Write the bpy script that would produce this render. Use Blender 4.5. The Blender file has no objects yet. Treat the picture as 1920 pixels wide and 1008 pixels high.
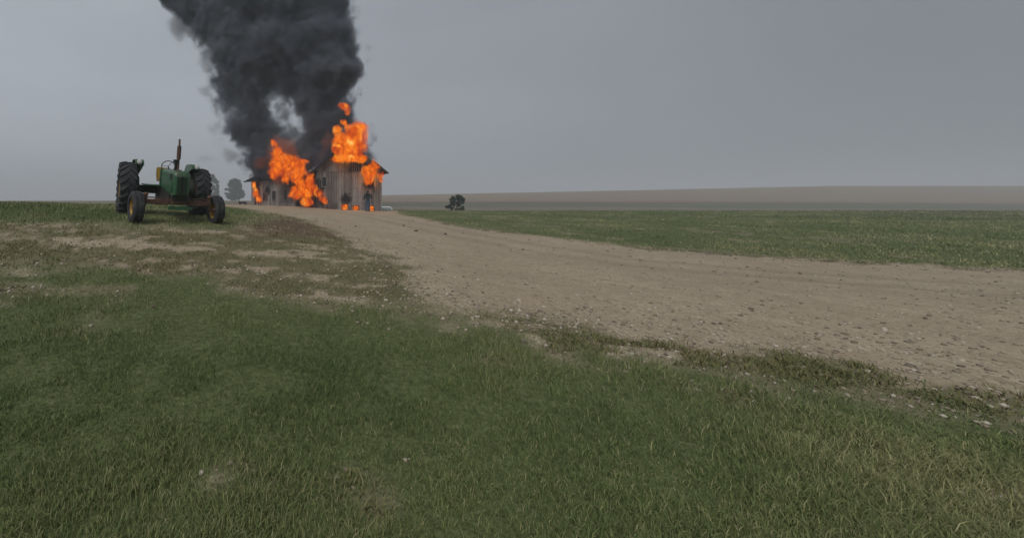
import bpy, bmesh, math, random
import numpy as np
from mathutils import Vector, Matrix

# ------------------------------------------------------------------ camera, sky, sun, exposure
SC = bpy.context.scene
COL = SC.collection
F, CX, CY, EYE = 700.0, 600.0, 368.0, 1.5           # focal length in photo pixels, principal point, eye height

cam_d = bpy.data.cameras.new('camera')
cam_d.sensor_width = 36.0
cam_d.lens = F / 1920.0 * 36.0
cam_d.shift_x = (960.0 - CX) / 1920.0
cam_d.shift_y = -(504.0 - CY) / 1920.0
cam_d.clip_start = 0.1
cam_d.clip_end = 4000.0
cam = bpy.data.objects.new('camera', cam_d)
cam.location = (0, 0, EYE)
cam.rotation_euler = (math.radians(90), 0, 0)
COL.objects.link(cam)
SC.camera = cam

SUN_EL, SUN_AZ = math.radians(52), math.radians(205)   # high behind the camera, a little to the left
world = bpy.data.worlds.new('World')
SC.world = world
world.use_nodes = True
wn, wl = world.node_tree.nodes, world.node_tree.links
wn.clear()
w_out = wn.new('ShaderNodeOutputWorld')
w_bg = wn.new('ShaderNodeBackground')
w_bg.inputs['Strength'].default_value = 0.10
sky_n = wn.new('ShaderNodeTexSky')
sky_n.sky_type = 'NISHITA'
sky_n.sun_disc = False
sky_n.sun_elevation = SUN_EL
sky_n.sun_rotation = SUN_AZ
sky_n.dust_density = 6.0
sky_n.air_density = 1.0
hsv = wn.new('ShaderNodeHueSaturation')               # an overcast sky: nearly grey
hsv.inputs['Saturation'].default_value = 0.16
wl.new(sky_n.outputs[0], hsv.inputs['Color'])
flat = wn.new('ShaderNodeMix'); flat.data_type = 'RGBA'
flat.inputs[0].default_value = 0.86
flat.inputs[7].default_value = (2.85, 3.12, 3.50, 1)   # cloud deck
wl.new(hsv.outputs[0], flat.inputs[6])
tcw = wn.new('ShaderNodeTexCoord')
mpw = wn.new('ShaderNodeMapping'); mpw.inputs['Scale'].default_value = (1.0, 1.0, 2.6)
nzw = wn.new('ShaderNodeTexNoise')
nzw.inputs['Scale'].default_value = 1.7; nzw.inputs['Detail'].default_value = 4; nzw.inputs['Roughness'].default_value = 0.5
mrw = wn.new('ShaderNodeMapRange')
mrw.inputs['From Min'].default_value = 0.3; mrw.inputs['From Max'].default_value = 0.7
mrw.inputs['To Min'].default_value = 0.93; mrw.inputs['To Max'].default_value = 1.08
mul = wn.new('ShaderNodeMix'); mul.data_type = 'RGBA'; mul.blend_type = 'MULTIPLY'; mul.inputs[0].default_value = 1.0
wl.new(tcw.outputs['Generated'], mpw.inputs[0]); wl.new(mpw.outputs[0], nzw.inputs['Vector'])
wl.new(nzw.outputs[0], mrw.inputs[0])
sxw = wn.new('ShaderNodeSeparateXYZ'); wl.new(tcw.outputs['Generated'], sxw.inputs[0])
tilt = wn.new('ShaderNodeMapRange')                    # the cloud is thinner towards the west, on the left
tilt.inputs['From Min'].default_value = -1; tilt.inputs['From Max'].default_value = 1
tilt.inputs['To Min'].default_value = 1.55; tilt.inputs['To Max'].default_value = .72
wl.new(sxw.outputs['X'], tilt.inputs[0])
mw2 = wn.new('ShaderNodeMath'); mw2.operation = 'MULTIPLY'
wl.new(mrw.outputs[0], mw2.inputs[0]); wl.new(tilt.outputs[0], mw2.inputs[1])
wl.new(flat.outputs[2], mul.inputs[6]); wl.new(mw2.outputs[0], mul.inputs[7])
wl.new(mul.outputs[2], w_bg.inputs['Color'])
wl.new(w_bg.outputs[0], w_out.inputs['Surface'])

sun_d = bpy.data.lights.new('sun', 'SUN')
sun_d.energy = 1.5
sun_d.angle = math.radians(25)
sun_d.color = (1.0, 0.96, 0.9)
sun = bpy.data.objects.new('sun', sun_d)
sdir = Vector((math.sin(SUN_AZ) * math.cos(SUN_EL), math.cos(SUN_AZ) * math.cos(SUN_EL), math.sin(SUN_EL)))
sun.rotation_euler = (-sdir).to_track_quat('-Z', 'Y').to_euler()
sun.location = (0, 0, 60)
COL.objects.link(sun)

SC.view_settings.view_transform = 'Standard'
SC.view_settings.look = 'None'
SC.view_settings.exposure = 0.0
SC.view_settings.gamma = 1.0
SC.view_settings.use_curve_mapping = False
SC.render.engine = 'CYCLES'
SC.cycles.use_denoising = True
SC.cycles.max_bounces = 6
SC.cycles.volume_bounces = 1
SC.cycles.volume_step_rate = 1.4
SC.cycles.transparent_max_bounces = 12
SC.cycles.volume_max_steps = 512
SC.cycles.sample_clamp_indirect = 4.0

RNG = np.random.default_rng(11)
random.seed(7)

# ------------------------------------------------------------------ numpy noise and terrain height
def _hash(ix, iy, iz, s):
    n = (ix * 374761393 + iy * 668265263 + iz * 2147483647 + s * 1274126177) & 0xFFFFFFFF
    n = ((n ^ (n >> 13)) * 1274126177) & 0xFFFFFFFF
    return ((n ^ (n >> 16)) & 0xFFFFFF) / float(0xFFFFFF)

def vnoise(x, y, z=0.0, s=0):
    x, y, z = np.broadcast_arrays(np.asarray(x, float), np.asarray(y, float), np.asarray(z, float))
    ix, iy, iz = np.floor(x).astype(np.int64), np.floor(y).astype(np.int64), np.floor(z).astype(np.int64)
    fx, fy, fz = x - ix, y - iy, z - iz
    fx, fy, fz = (t * t * (3 - 2 * t) for t in (fx, fy, fz))
    r = 0.0
    for dx in (0, 1):
        for dy in (0, 1):
            for dz in (0, 1):
                w = (fx if dx else 1 - fx) * (fy if dy else 1 - fy) * (fz if dz else 1 - fz)
                r = r + w * _hash(ix + dx, iy + dy, iz + dz, s)
    return r

def fbm(x, y, z=0.0, s=0, o=4):
    t, a, n = 0.0, 0.5, 0.0
    for k in range(o):
        t = t + a * vnoise(np.asarray(x) * 2 ** k, np.asarray(y) * 2 ** k, np.asarray(z) * 2 ** k, s + 17 * k)
        n += a; a *= 0.5
    return t / n

def sstep(a, b, x):
    t = np.clip((np.asarray(x, float) - a) / (b - a), 0, 1)
    return t * t * (3 - 2 * t)

_Y = np.arange(-60, 1600, 0.25)
def _table(pts, win):
    v = np.interp(_Y, [p[0] for p in pts], [p[1] for p in pts])
    k = np.hanning(int(win / 0.25) | 1); k /= k.sum()
    return np.convolve(np.pad(v, len(k) // 2, mode='edge'), k, 'valid')
_base = _table([(-60, -.1), (0, 0), (3, .03), (5, .15), (8, .3), (11, .4), (16, .44), (22, .43), (33, .40), (45, .42), (1600, .42)], 4)
_slope = _table([(-60, .02), (0, .02), (5, .04), (8, .08), (11, .11), (16, .095), (22, .07), (33, .045), (40, .02), (45, .012), (1600, .012)], 4)
_right = _table([(-60, 0), (34, .02), (37, -.2), (42, -1.58), (60, -2.2), (85, -2.1), (130, -1.5), (175, .1), (220, 1.75), (260, 2.3), (340, 1.5), (500, -3), (1600, -17)], 6)
_left = _table([(-60, .5), (45, .5), (60, .3), (80, -.1), (120, -.5), (200, -.9), (300, -1.9), (400, -3.0), (700, -6.6), (1600, -17)], 6)

def ground_z(x, y, rough=True):
    x, y = np.asarray(x, float), np.asarray(y, float)
    near = np.interp(y, _Y, _base) - np.interp(y, _Y, _slope) * 9 * np.tanh(x / 9)
    q = x / np.maximum(y, 20.0)
    t = sstep(-.06, .17, q)
    far = np.interp(y, _Y, _left) * (1 - t) + np.interp(y, _Y, _right) * t
    far = far + sstep(110, 230, y) * np.clip(q - .17, 0, 1.2) * 5
    z = near + (far - near) * sstep(34.5, 46, y)
    if rough:
        d = np.hypot(x, y)
        z = z + (fbm(x * .5, y * .5, 0, 3, 3) - .5) * .09 * sstep(1, 5, d) + (fbm(x * 2.6, y * 2.6, 0, 5, 3) - .5) * .035
    return z

def gz(x, y):
    return float(ground_z(x, y))

def P(px, py, d):
    return Vector(((px - CX) / F * d, d, EYE - (py - CY) / F * d))

def unproject(px, py):
    ys = np.concatenate([np.arange(1.2, 60, .02), np.arange(60, 260, .5)])
    xs = (px - CX) / F * ys
    ray = EYE - (py - CY) / F * ys
    below = np.nonzero(ray < ground_z(xs, ys, False))[0]
    k = below[0] if len(below) else len(ys) - 1
    return float(xs[k]), float(ys[k])

# ------------------------------------------------------------------ helpers: objects, meshes, materials
def tag(o, label=None, cat=None, group=None, kind=None):
    for k, v in (('label', label), ('category', cat), ('group', group), ('kind', kind)):
        if v: o[k] = v
    return o

def empty(name, loc=(0, 0, 0), rz=0.0):
    o = bpy.data.objects.new(name, None)
    o.location = loc; o.rotation_euler = (0, 0, rz); o.empty_display_size = .2
    COL.objects.link(o)
    return o

def link(name, me, m=None, parent=None):
    o = bpy.data.objects.new(name, me)
    if m is not None and not me.materials: me.materials.append(m)
    if parent is not None: o.parent = parent
    COL.objects.link(o)
    return o

class MB:
    """collects shapes of one mesh"""
    def __init__(s): s.v, s.f = [], []
    def add(s, vs, fs):
        b = len(s.v); s.v += [tuple(v) for v in vs]; s.f += [tuple(b + i for i in f) for f in fs]; return s
    def box(s, c, size, rot=None):
        c = Vector(c); h = Vector(size) * .5
        vs = [Vector((x * h.x, y * h.y, z * h.z)) for x in (-1, 1) for y in (-1, 1) for z in (-1, 1)]
        if rot is not None: vs = [rot @ v for v in vs]
        return s.add([c + v for v in vs], [(0, 1, 3, 2), (4, 6, 7, 5), (0, 4, 5, 1), (2, 3, 7, 6), (0, 2, 6, 4), (1, 5, 7, 3)])
    def tube(s, pts, rad, n=10, cap=True):
        pts = [Vector(p) for p in pts]
        rad = rad if hasattr(rad, '__len__') else [rad] * len(pts)
        rings, up = [], None
        for i, p in enumerate(pts):
            t = (pts[min(i + 1, len(pts) - 1)] - pts[max(i - 1, 0)]).normalized()
            if up is None: up = Vector((0, 0, 1)) if abs(t.z) < .9 else Vector((1, 0, 0))
            a = t.cross(up).normalized(); b = a.cross(t).normalized(); up = b
            rings.append([p + (a * math.cos(k * 2 * math.pi / n) + b * math.sin(k * 2 * math.pi / n)) * rad[i] for k in range(n)])
        return s.loft(rings, cap)
    def loft(s, rings, cap=True, closed=True):
        n = len(rings[0]); vs = [v for r in rings for v in r]; fs = []
        for i in range(len(rings) - 1):
            for k in range(n if closed else n - 1):
                a, b = i * n + k, i * n + (k + 1) % n
                fs.append((a, b, b + n, a + n))
        if cap:
            fs.append(tuple(range(n - 1, -1, -1))); fs.append(tuple((len(rings) - 1) * n + k for k in range(n)))
        return s.add(vs, fs)
    def lathe(s, prof, n=32, axis='X', c=(0, 0, 0)):
        """prof: (along axis, radius), closed loop when the first equals the last"""
        rings = []
        for a, r in prof:
            ring = []
            for k in range(n):
                u, w = r * math.cos(2 * math.pi * k / n), r * math.sin(2 * math.pi * k / n)
                ring.append(Vector(c) + Vector((a, u, w) if axis == 'X' else (u, a, w) if axis == 'Y' else (u, w, a)))
            rings.append(ring)
        return s.loft(rings, cap=False)
    def prism(s, outline, y0, y1):
        """outline in x,z extruded along y"""
        n = len(outline)
        vs = [(x, y0, z) for x, z in outline] + [(x, y1, z) for x, z in outline]
        fs = [tuple(range(n)), tuple(range(2 * n - 1, n - 1, -1))] + [(i, i + n, (i + 1) % n + n, (i + 1) % n) for i in range(n)]
        return s.add(vs, fs)
    def mesh(s, name, smooth=None, bevel=0):
        me = bpy.data.meshes.new(name); me.from_pydata(s.v, [], s.f)
        bm = bmesh.new(); bm.from_mesh(me)
        bmesh.ops.recalc_face_normals(bm, faces=bm.faces)
        if bevel:
            bmesh.ops.bevel(bm, geom=[e for e in bm.edges if e.is_manifold and e.calc_face_angle(0) > .5], offset=bevel, segments=2, affect='EDGES', clamp_overlap=True)
        bm.to_mesh(me); bm.free()
        if smooth is not None:
            me.shade_smooth()
            if smooth > 0: me.set_sharp_from_angle(angle=math.radians(smooth))
        return me
    def build(s, name, m, parent=None, smooth=None, bevel=0):
        return link(name, s.mesh(name, smooth, bevel), m, parent)

def NT(m):
    m.use_nodes = True
    nt = m.node_tree
    return nt, nt.nodes, nt.links

def material(name, col, rough=.8, var=.25, scale=6.0, metal=0.0, dirt=None, dirt_amt=.4, dirt_scale=3.0, bump=.0, stretch=(1, 1, 1), spec=.3, coords='Object', emit=None):
    m = bpy.data.materials.new(name)
    nt, N, L = NT(m)
    b = N['Principled BSDF']
    b.inputs['Roughness'].default_value = rough
    b.inputs['Metallic'].default_value = metal
    b.inputs['Specular IOR Level'].default_value = spec
    tc = N.new('ShaderNodeTexCoord'); mp = N.new('ShaderNodeMapping'); mp.inputs['Scale'].default_value = stretch
    if coords == 'Position':
        g = N.new('ShaderNodeNewGeometry'); L.new(g.outputs['Position'], mp.inputs[0])
    else:
        L.new(tc.outputs[coords], mp.inputs[0])
    nz = N.new('ShaderNodeTexNoise'); nz.inputs['Scale'].default_value = scale; nz.inputs['Detail'].default_value = 6
    L.new(mp.outputs[0], nz.inputs['Vector'])
    rp = N.new('ShaderNodeValToRGB')
    rp.color_ramp.elements[0].position = .3; rp.color_ramp.elements[1].position = .7
    rp.color_ramp.elements[0].color = (*[c * (1 - var) for c in col], 1)
    rp.color_ramp.elements[1].color = (*[min(1, c * (1 + var)) for c in col], 1)
    L.new(nz.outputs[0], rp.inputs[0])
    oi = N.new('ShaderNodeObjectInfo')
    last = rp.outputs[0]
    if dirt:
        n2 = N.new('ShaderNodeTexNoise'); n2.inputs['Scale'].default_value = dirt_scale; n2.inputs['Detail'].default_value = 5; n2.inputs['Roughness'].default_value = .65
        L.new(mp.outputs[0], n2.inputs['Vector'])
        mr = N.new('ShaderNodeMapRange'); mr.inputs[1].default_value = .62 - dirt_amt * .3; mr.inputs[2].default_value = .8 - dirt_amt * .2
        L.new(n2.outputs[0], mr.inputs[0])
        mx = N.new('ShaderNodeMix'); mx.data_type = 'RGBA'; mx.inputs[7].default_value = (*dirt, 1)
        L.new(mr.outputs[0], mx.inputs[0]); L.new(last, mx.inputs[6]); last = mx.outputs[2]
    L.new(last, b.inputs['Base Color'])
    if bump:
        bp = N.new('ShaderNodeBump'); bp.inputs['Strength'].default_value = bump; bp.inputs['Distance'].default_value = .02
        L.new(nz.outputs[0], bp.inputs['Height']); L.new(bp.outputs[0], b.inputs['Normal'])
    return m

# ------------------------------------------------------------------ volumes grown from puffs
def puff_mesh(name, puffs, voxel, disp=.0, dscale=1.0):
    bm = bmesh.new()
    for c, r in puffs:
        r = r if hasattr(r, '__len__') else (r, r, r)
        M = Matrix.Translation(c) @ Matrix.Diagonal((*r, 1))
        bmesh.ops.create_icosphere(bm, subdivisions=3, radius=1.0, matrix=M)
    me = bpy.data.meshes.new(name); bm.to_mesh(me); bm.free()
    o = bpy.data.objects.new(name, me); COL.objects.link(o)
    md = o.modifiers.new('r', 'REMESH'); md.mode = 'VOXEL'; md.voxel_size = voxel
    dg = bpy.context.evaluated_depsgraph_get()
    out = bpy.data.meshes.new_from_object(o.evaluated_get(dg))
    bpy.data.objects.remove(o); bpy.data.meshes.remove(me)
    out.name = name
    n = len(out.vertices)
    co = np.empty(n * 3); nr = np.empty(n * 3)
    out.vertices.foreach_get('co', co); out.vertices.foreach_get('normal', nr)
    co, nr = co.reshape(-1, 3), nr.reshape(-1, 3)
    if disp:
        k = fbm(co[:, 0] * dscale, co[:, 1] * dscale, co[:, 2] * dscale, 9, 4) - .47
        co = co + nr * (k * 2 * disp)[:, None]
        out.vertices.foreach_set('co', co.ravel())
    out.update()
    return out

def volume_object(name, me, m, voxel, band):
    o = link(name, me, m)
    ng = bpy.data.node_groups.new(name + '_grid', 'GeometryNodeTree')
    ng.interface.new_socket('Geometry', in_out='INPUT', socket_type='NodeSocketGeometry')
    ng.interface.new_socket('Geometry', in_out='OUTPUT', socket_type='NodeSocketGeometry')
    gi, go = ng.nodes.new('NodeGroupInput'), ng.nodes.new('NodeGroupOutput')
    mv = ng.nodes.new('GeometryNodeMeshToVolume'); mv.resolution_mode = 'VOXEL_SIZE'
    mv.inputs['Density'].default_value = 1.0; mv.inputs['Voxel Size'].default_value = voxel; mv.inputs['Interior Band Width'].default_value = band
    sm = ng.nodes.new('GeometryNodeSetMaterial'); sm.inputs['Material'].default_value = m
    ng.links.new(gi.outputs[0], mv.inputs[0]); ng.links.new(mv.outputs[0], sm.inputs[0]); ng.links.new(sm.outputs[0], go.inputs[0])
    md = o.modifiers.new('grid', 'NODES'); md.node_group = ng
    return o

def mnode(N, L, op, a, b=None, c=None, clamp=False):
    n = N.new('ShaderNodeMath'); n.operation = op; n.use_clamp = clamp
    for i, v in enumerate((a, b, c)):
        if v is None: continue
        if isinstance(v, (int, float)): n.inputs[i].default_value = v
        else: L.new(v, n.inputs[i])
    return n.outputs[0]

def noise_node(N, L, vec, scale, detail, rough=.55, dist=0.0):
    n = N.new('ShaderNodeTexNoise'); n.inputs['Scale'].default_value = scale; n.inputs['Detail'].default_value = detail
    n.inputs['Roughness'].default_value = rough; n.inputs['Distortion'].default_value = dist
    L.new(vec, n.inputs['Vector'])
    return n.outputs[0]

def smoke_material(name, density, col, erode=1.0, lo=.15, hi=.5, nscale=.55):
    m = bpy.data.materials.new(name); nt, N, L = NT(m); N.clear()
    out = N.new('ShaderNodeOutputMaterial'); pv = N.new('ShaderNodeVolumePrincipled')
    at = N.new('ShaderNodeAttribute'); at.attribute_name = 'density'
    geo = N.new('ShaderNodeNewGeometry')
    n1 = noise_node(N, L, geo.outputs['Position'], nscale, 5, .62, .6)
    n2 = noise_node(N, L, geo.outputs['Position'], .16, 2, .5)
    n3 = noise_node(N, L, geo.outputs['Position'], nscale * 3.1, 4, .65, .8)
    e = mnode(N, L, 'MULTIPLY', mnode(N, L, 'SUBTRACT', n1, .36), 2.4 * erode)
    e = mnode(N, L, 'ADD', e, mnode(N, L, 'MULTIPLY_ADD', n3, 1.1 * erode, -.55 * erode))
    v = mnode(N, L, 'SUBTRACT', at.outputs['Fac'], e)
    mr = N.new('ShaderNodeMapRange'); mr.interpolation_type = 'SMOOTHSTEP'
    mr.inputs[1].default_value = lo; mr.inputs[2].default_value = hi
    L.new(v, mr.inputs[0])
    k = mnode(N, L, 'MULTIPLY_ADD', n2, 1.6, .2)
    inside = mnode(N, L, 'GREATER_THAN', at.outputs['Fac'], .002)
    d = mnode(N, L, 'MULTIPLY', mnode(N, L, 'MULTIPLY', mr.outputs[0], k), inside)
    L.new(mnode(N, L, 'MULTIPLY', d, density), pv.inputs['Density'])
    pv.inputs['Density Attribute'].default_value = ''
    L.new(ramp(N, L, noise_node(N, L, geo.outputs['Position'], .3, 3), [(.38, tuple(c * .82 for c in col)), (.62, (col[0] * 1.28, col[1] * 1.24, col[2] * 1.14))]), pv.inputs['Color'])
    pv.inputs['Anisotropy'].default_value = .1
    L.new(pv.outputs[0], out.inputs['Volume'])
    return m

def flame_material(name, puffs, sigma=4.0, nscale=1.0, hot=0.0, warp=.55, rag=.85, core=None):
    """glowing gas inside a closed body: dense and yellow deep in its puffs, thin, red and ragged towards their rims"""
    m = bpy.data.materials.new(name); nt, N, L = NT(m); N.clear()
    out = N.new('ShaderNodeOutputMaterial')
    em, ab, add = N.new('ShaderNodeEmission'), N.new('ShaderNodeVolumeAbsorption'), N.new('ShaderNodeAddShader')
    pos = N.new('ShaderNodeNewGeometry').outputs['Position']
    mp = N.new('ShaderNodeMapping'); mp.inputs['Scale'].default_value = (1, 1, .68); L.new(pos, mp.inputs[0])
    nw = N.new('ShaderNodeTexNoise'); nw.inputs['Scale'].default_value = nscale * 1.15; nw.inputs['Detail'].default_value = 3; nw.inputs['Roughness'].default_value = .6
    L.new(mp.outputs[0], nw.inputs['Vector'])
    ctr = N.new('ShaderNodeVectorMath'); ctr.operation = 'SUBTRACT'; L.new(nw.outputs['Color'], ctr.inputs[0]); ctr.inputs[1].default_value = (.5, .5, .5)
    q = N.new('ShaderNodeVectorMath'); q.operation = 'MULTIPLY_ADD'; L.new(ctr.outputs[0], q.inputs[0]); q.inputs[1].default_value = (warp * 2, warp * 2, warp * 2); L.new(pos, q.inputs[2])
    f = None
    for c, r in puffs:
        sb = N.new('ShaderNodeVectorMath'); sb.operation = 'SUBTRACT'; L.new(q.outputs[0], sb.inputs[0]); sb.inputs[1].default_value = c
        dv = N.new('ShaderNodeVectorMath'); dv.operation = 'DIVIDE'; L.new(sb.outputs[0], dv.inputs[0]); dv.inputs[1].default_value = r
        ln = N.new('ShaderNodeVectorMath'); ln.operation = 'LENGTH'; L.new(dv.outputs[0], ln.inputs[0])
        d = mnode(N, L, 'SUBTRACT', 1.12, ln.outputs['Value'])
        if f is None: f = d
        else:
            n = N.new('ShaderNodeMath'); n.operation = 'SMOOTH_MAX'; L.new(f, n.inputs[0]); L.new(d, n.inputs[1]); n.inputs[2].default_value = .25; f = n.outputs[0]
    n1 = noise_node(N, L, mp.outputs[0], nscale * 3.2, 4, .62, .8)
    n2 = noise_node(N, L, mp.outputs[0], nscale * 1.7, 4, .6, 1.4)
    v = mnode(N, L, 'ADD', f, mnode(N, L, 'MULTIPLY_ADD', n1, -rag * 2, rag * .88))
    mr = N.new('ShaderNodeMapRange'); mr.interpolation_type = 'SMOOTHSTEP'; mr.inputs[1].default_value = .0; mr.inputs[2].default_value = .55
    L.new(v, mr.inputs[0])
    heat = mnode(N, L, 'ADD', mnode(N, L, 'MULTIPLY_ADD', n2, 2.9, -1.17 + hot), mnode(N, L, 'MULTIPLY', v, .30))
    if core:
        sb = N.new('ShaderNodeVectorMath'); sb.operation = 'DISTANCE'; L.new(q.outputs[0], sb.inputs[0]); sb.inputs[1].default_value = core[0]
        cm = N.new('ShaderNodeMapRange'); cm.interpolation_type = 'SMOOTHSTEP'; cm.inputs[1].default_value = core[1]; cm.inputs[2].default_value = 0; cm.inputs[4].default_value = .6
        L.new(sb.outputs['Value'], cm.inputs[0]); heat = mnode(N, L, 'ADD', heat, cm.outputs[0])
    col = ramp(N, L, heat, [(.02, (.26, .016, .001)), (.22, (.52, .050, .001)), (.42, (.74, .105, .001)), (.62, (.90, .185, .001)), (.82, (1.0, .30, .004)), (1.0, (1.0, .56, .14))])
    L.new(col, em.inputs['Color'])
    sg = mnode(N, L, 'MULTIPLY', mr.outputs[0], sigma)
    L.new(mnode(N, L, 'MULTIPLY', sg, 1.12), em.inputs['Strength']); L.new(sg, ab.inputs['Density'])
    ab.inputs['Color'].default_value = (0, 0, 0, 1)
    L.new(em.outputs[0], add.inputs[0]); L.new(ab.outputs[0], add.inputs[1]); L.new(add.outputs[0], out.inputs['Volume'])
    sk, tr, mx = N.new('ShaderNodeEmission'), N.new('ShaderNodeBsdfTransparent'), N.new('ShaderNodeMixShader')
    L.new(col, sk.inputs['Color'])
    L.new(mnode(N, L, 'MULTIPLY', mr.outputs[0], .05), mx.inputs[0]); L.new(tr.outputs[0], mx.inputs[1]); L.new(sk.outputs[0], mx.inputs[2])
    L.new(mx.outputs[0], out.inputs['Surface'])
    m.cycles.volume_step_rate = .3
    return m
# ------------------------------------------------------------------ ground zones (from the place's own plan)
def sdist(poly, x, y):
    """signed distance to a closed polygon, positive inside"""
    x, y = np.asarray(x, float), np.asarray(y, float)
    best = np.full(x.shape, 1e9); ins = np.zeros(x.shape, bool)
    n = len(poly)
    for i in range(n):
        ax, ay = poly[i]; bx, by = poly[(i + 1) % n]
        dx, dy = bx - ax, by - ay
        t = np.clip(((x - ax) * dx + (y - ay) * dy) / (dx * dx + dy * dy + 1e-12), 0, 1)
        best = np.minimum(best, np.hypot(x - ax - t * dx, y - ay - t * dy))
        if ay != by:
            c = (ay > y) != (by > y)
            ins ^= c & (x < (bx - ax) * (y - ay) / (by - ay) + ax)
    return np.where(ins, best, -best)

U = unproject
DRIVE = [(-30, 40), (-14, 37)] + [U(*p) for p in ((452, 390), (490, 397), (545, 405), (592, 418), (632, 432), (668, 449), (697, 468), (722, 490), (747, 506), (770, 530), (800, 553), (845, 573))] \
    + [(3.6, 4.05), (7.5, 2.6), (14, .5), (40, -6), (40, 5), (20, 9.5), (11.5, 13.2)] + [U(*p) for p in ((851, 425), (795, 411), (750, 403))] + [(7.2, 34), (5.4, 36), (-.2, 37), (-9, 47), (-30, 54)]
LAWN = [(-40, 5.2)] + [U(*p) for p in ((349, 517), (400, 527), (460, 542), (560, 568), (700, 586))] + [(1.9, 4.3), (3.4, 3.2), (7, 1.8), (13, -.6), (30, -6), (30, -30), (-40, -30)]
TURF = [(-60, 9.5), (-9, 9.2)] + [U(*p) for p in ((349, 428), (400, 424), (450, 416), (490, 406), (455, 391))] + [(-14, 36), (-60, 38)]
VERGE = [(7.0, 36)] + [U(*p) for p in ((748, 402), (795, 410), (851, 422))] + [(11.5, 14.2), (20, 10.4), (60, 5.5), (120, 20), (120, 58), (9, 58)]
TRACKS = [[(-20, 43), (-6, 36.5), (1.5, 27), (3.6, 20), (5.2, 14), (8.0, 9.4), (13, 6.4), (40, 1.0)], [(-20, 44.8), (-5, 38.2), (2.9, 28), (5.2, 21), (6.8, 15.2), (9.5, 10.8), (14, 7.9), (40, 2.8)]]
def line_dist(line, x, y):
    best = np.full(np.shape(x), 1e9)
    for (ax, ay), (bx, by) in zip(line[:-1], line[1:]):
        dx, dy = bx - ax, by - ay
        t = np.clip(((x - ax) * dx + (y - ay) * dy) / (dx * dx + dy * dy), 0, 1)
        best = np.minimum(best, np.hypot(x - ax - t * dx, y - ay - t * dy))
    return best
BROWN = [U(*p) for p in ((455, 425), (520, 406), (585, 419), (628, 434), (640, 452), (560, 452), (480, 446))]

def zones(x, y):
    n1 = fbm(x * 1.1, y * 1.1, 0, 21, 4) - .5
    n2 = fbm(x * .55, y * 1.6, 0, 31, 5) - .5
    n3 = fbm(x * 4.0, y * 4.0, 0, 41, 3) - .5
    d = np.hypot(x, y)
    drive = sstep(-.35, .35, sdist(DRIVE, x, y) + n1 * 1.6 + n3 * .9)
    lush = np.maximum(sstep(-.5, .45, sdist(LAWN, x, y) + n1 * 1.6 + n3 * .6), sstep(-.9, .6, sdist(TURF, x, y) + n1 * 1.6))
    lush = np.maximum(lush, sstep(-.4, .5, sdist(VERGE, x, y) + n1 * 1.4))
    bare = sstep(.64, .78, fbm(x * .75 + 5.3, y * 1.0 + 2.1, 0, 63, 4) + n3 * .12) * .7
    lush = lush * (1 - drive) * (1 - bare)
    weeds = sstep(-.12, .10, n2 * .8 + (fbm(x * 2.1, y * 4.4, 0, 37, 4) - .5) * .9 + n3 * .6 + .135) * (1 - drive) * (1 - lush)
    brown = sstep(-.6, .9, sdist(BROWN, x, y) + n1 * 2.0) * (1 - drive)
    return drive, lush, weeds, brown

# ------------------------------------------------------------------ terrain sheet, split into the ground, the drive and the fields
ang = np.radians(np.concatenate([np.arange(-180, -80, 4.0), np.arange(-80, 80, .32), np.arange(80, 180, 4.0)]))
rad = np.concatenate([[.35], np.geomspace(.6, 1500, 330)])
A, R_ = np.meshgrid(ang, rad)
GX, GY = (R_ * np.sin(A)).ravel(), (R_ * np.cos(A)).ravel()
GZ = ground_z(GX, GY)
zd, zl, zw, zb = zones(GX, GY)
zt = np.maximum(*[sstep(.55, .12, line_dist(l, GX, GY) + (fbm(GX * .9, GY * .9, 0, 71, 3) - .5) * .5) for l in TRACKS]) * zd
GZ = GZ - zt * .03
na, nr = len(ang), len(rad)
I = np.arange(na * nr).reshape(nr, na)
I2 = np.concatenate([I, I[:, :1]], 1)
quads = np.stack([I2[:-1, :-1], I2[:-1, 1:], I2[1:, 1:], I2[1:, :-1]], -1).reshape(-1, 4)
fy, fdr = GY[quads].mean(1), zd[quads].mean(1)
fr = np.hypot(GX[quads].mean(1), fy)
is_field = fr > 58
is_drive = (~is_field) & (fdr > .5)

def sheet(name, sel, m):
    q = quads[sel]
    used, inv = np.unique(q, return_inverse=True)
    inv = inv.reshape(-1, 4)
    me = bpy.data.meshes.new(name)
    me.vertices.add(len(used)); me.loops.add(inv.size); me.polygons.add(len(inv))
    me.vertices.foreach_set('co', np.stack([GX[used], GY[used], GZ[used]], -1).ravel())
    me.loops.foreach_set('vertex_index', inv.ravel())
    me.polygons.foreach_set('loop_start', np.arange(len(inv)) * 4)
    for an, arr in (('drive', zd), ('lush', zl), ('weeds', zw), ('brown', zb), ('track', zt)):
        at = me.attributes.new(an, 'FLOAT', 'POINT'); at.data.foreach_set('value', arr[used].astype(np.float32))
    me.update(calc_edges=True); me.validate(); me.shade_smooth()
    if me.polygons[0].normal.z < 0: me.flip_normals()
    return tag(link(name, me, m), kind='structure')

def mixc(N, L, f, a, b):
    x = N.new('ShaderNodeMix'); x.data_type = 'RGBA'
    for sock, v in ((x.inputs[0], f), (x.inputs[6], a), (x.inputs[7], b)):
        if isinstance(v, (int, float)): sock.default_value = v
        elif isinstance(v, tuple): sock.default_value = (*v, 1)
        else: L.new(v, sock)
    return x.outputs[2]

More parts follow.
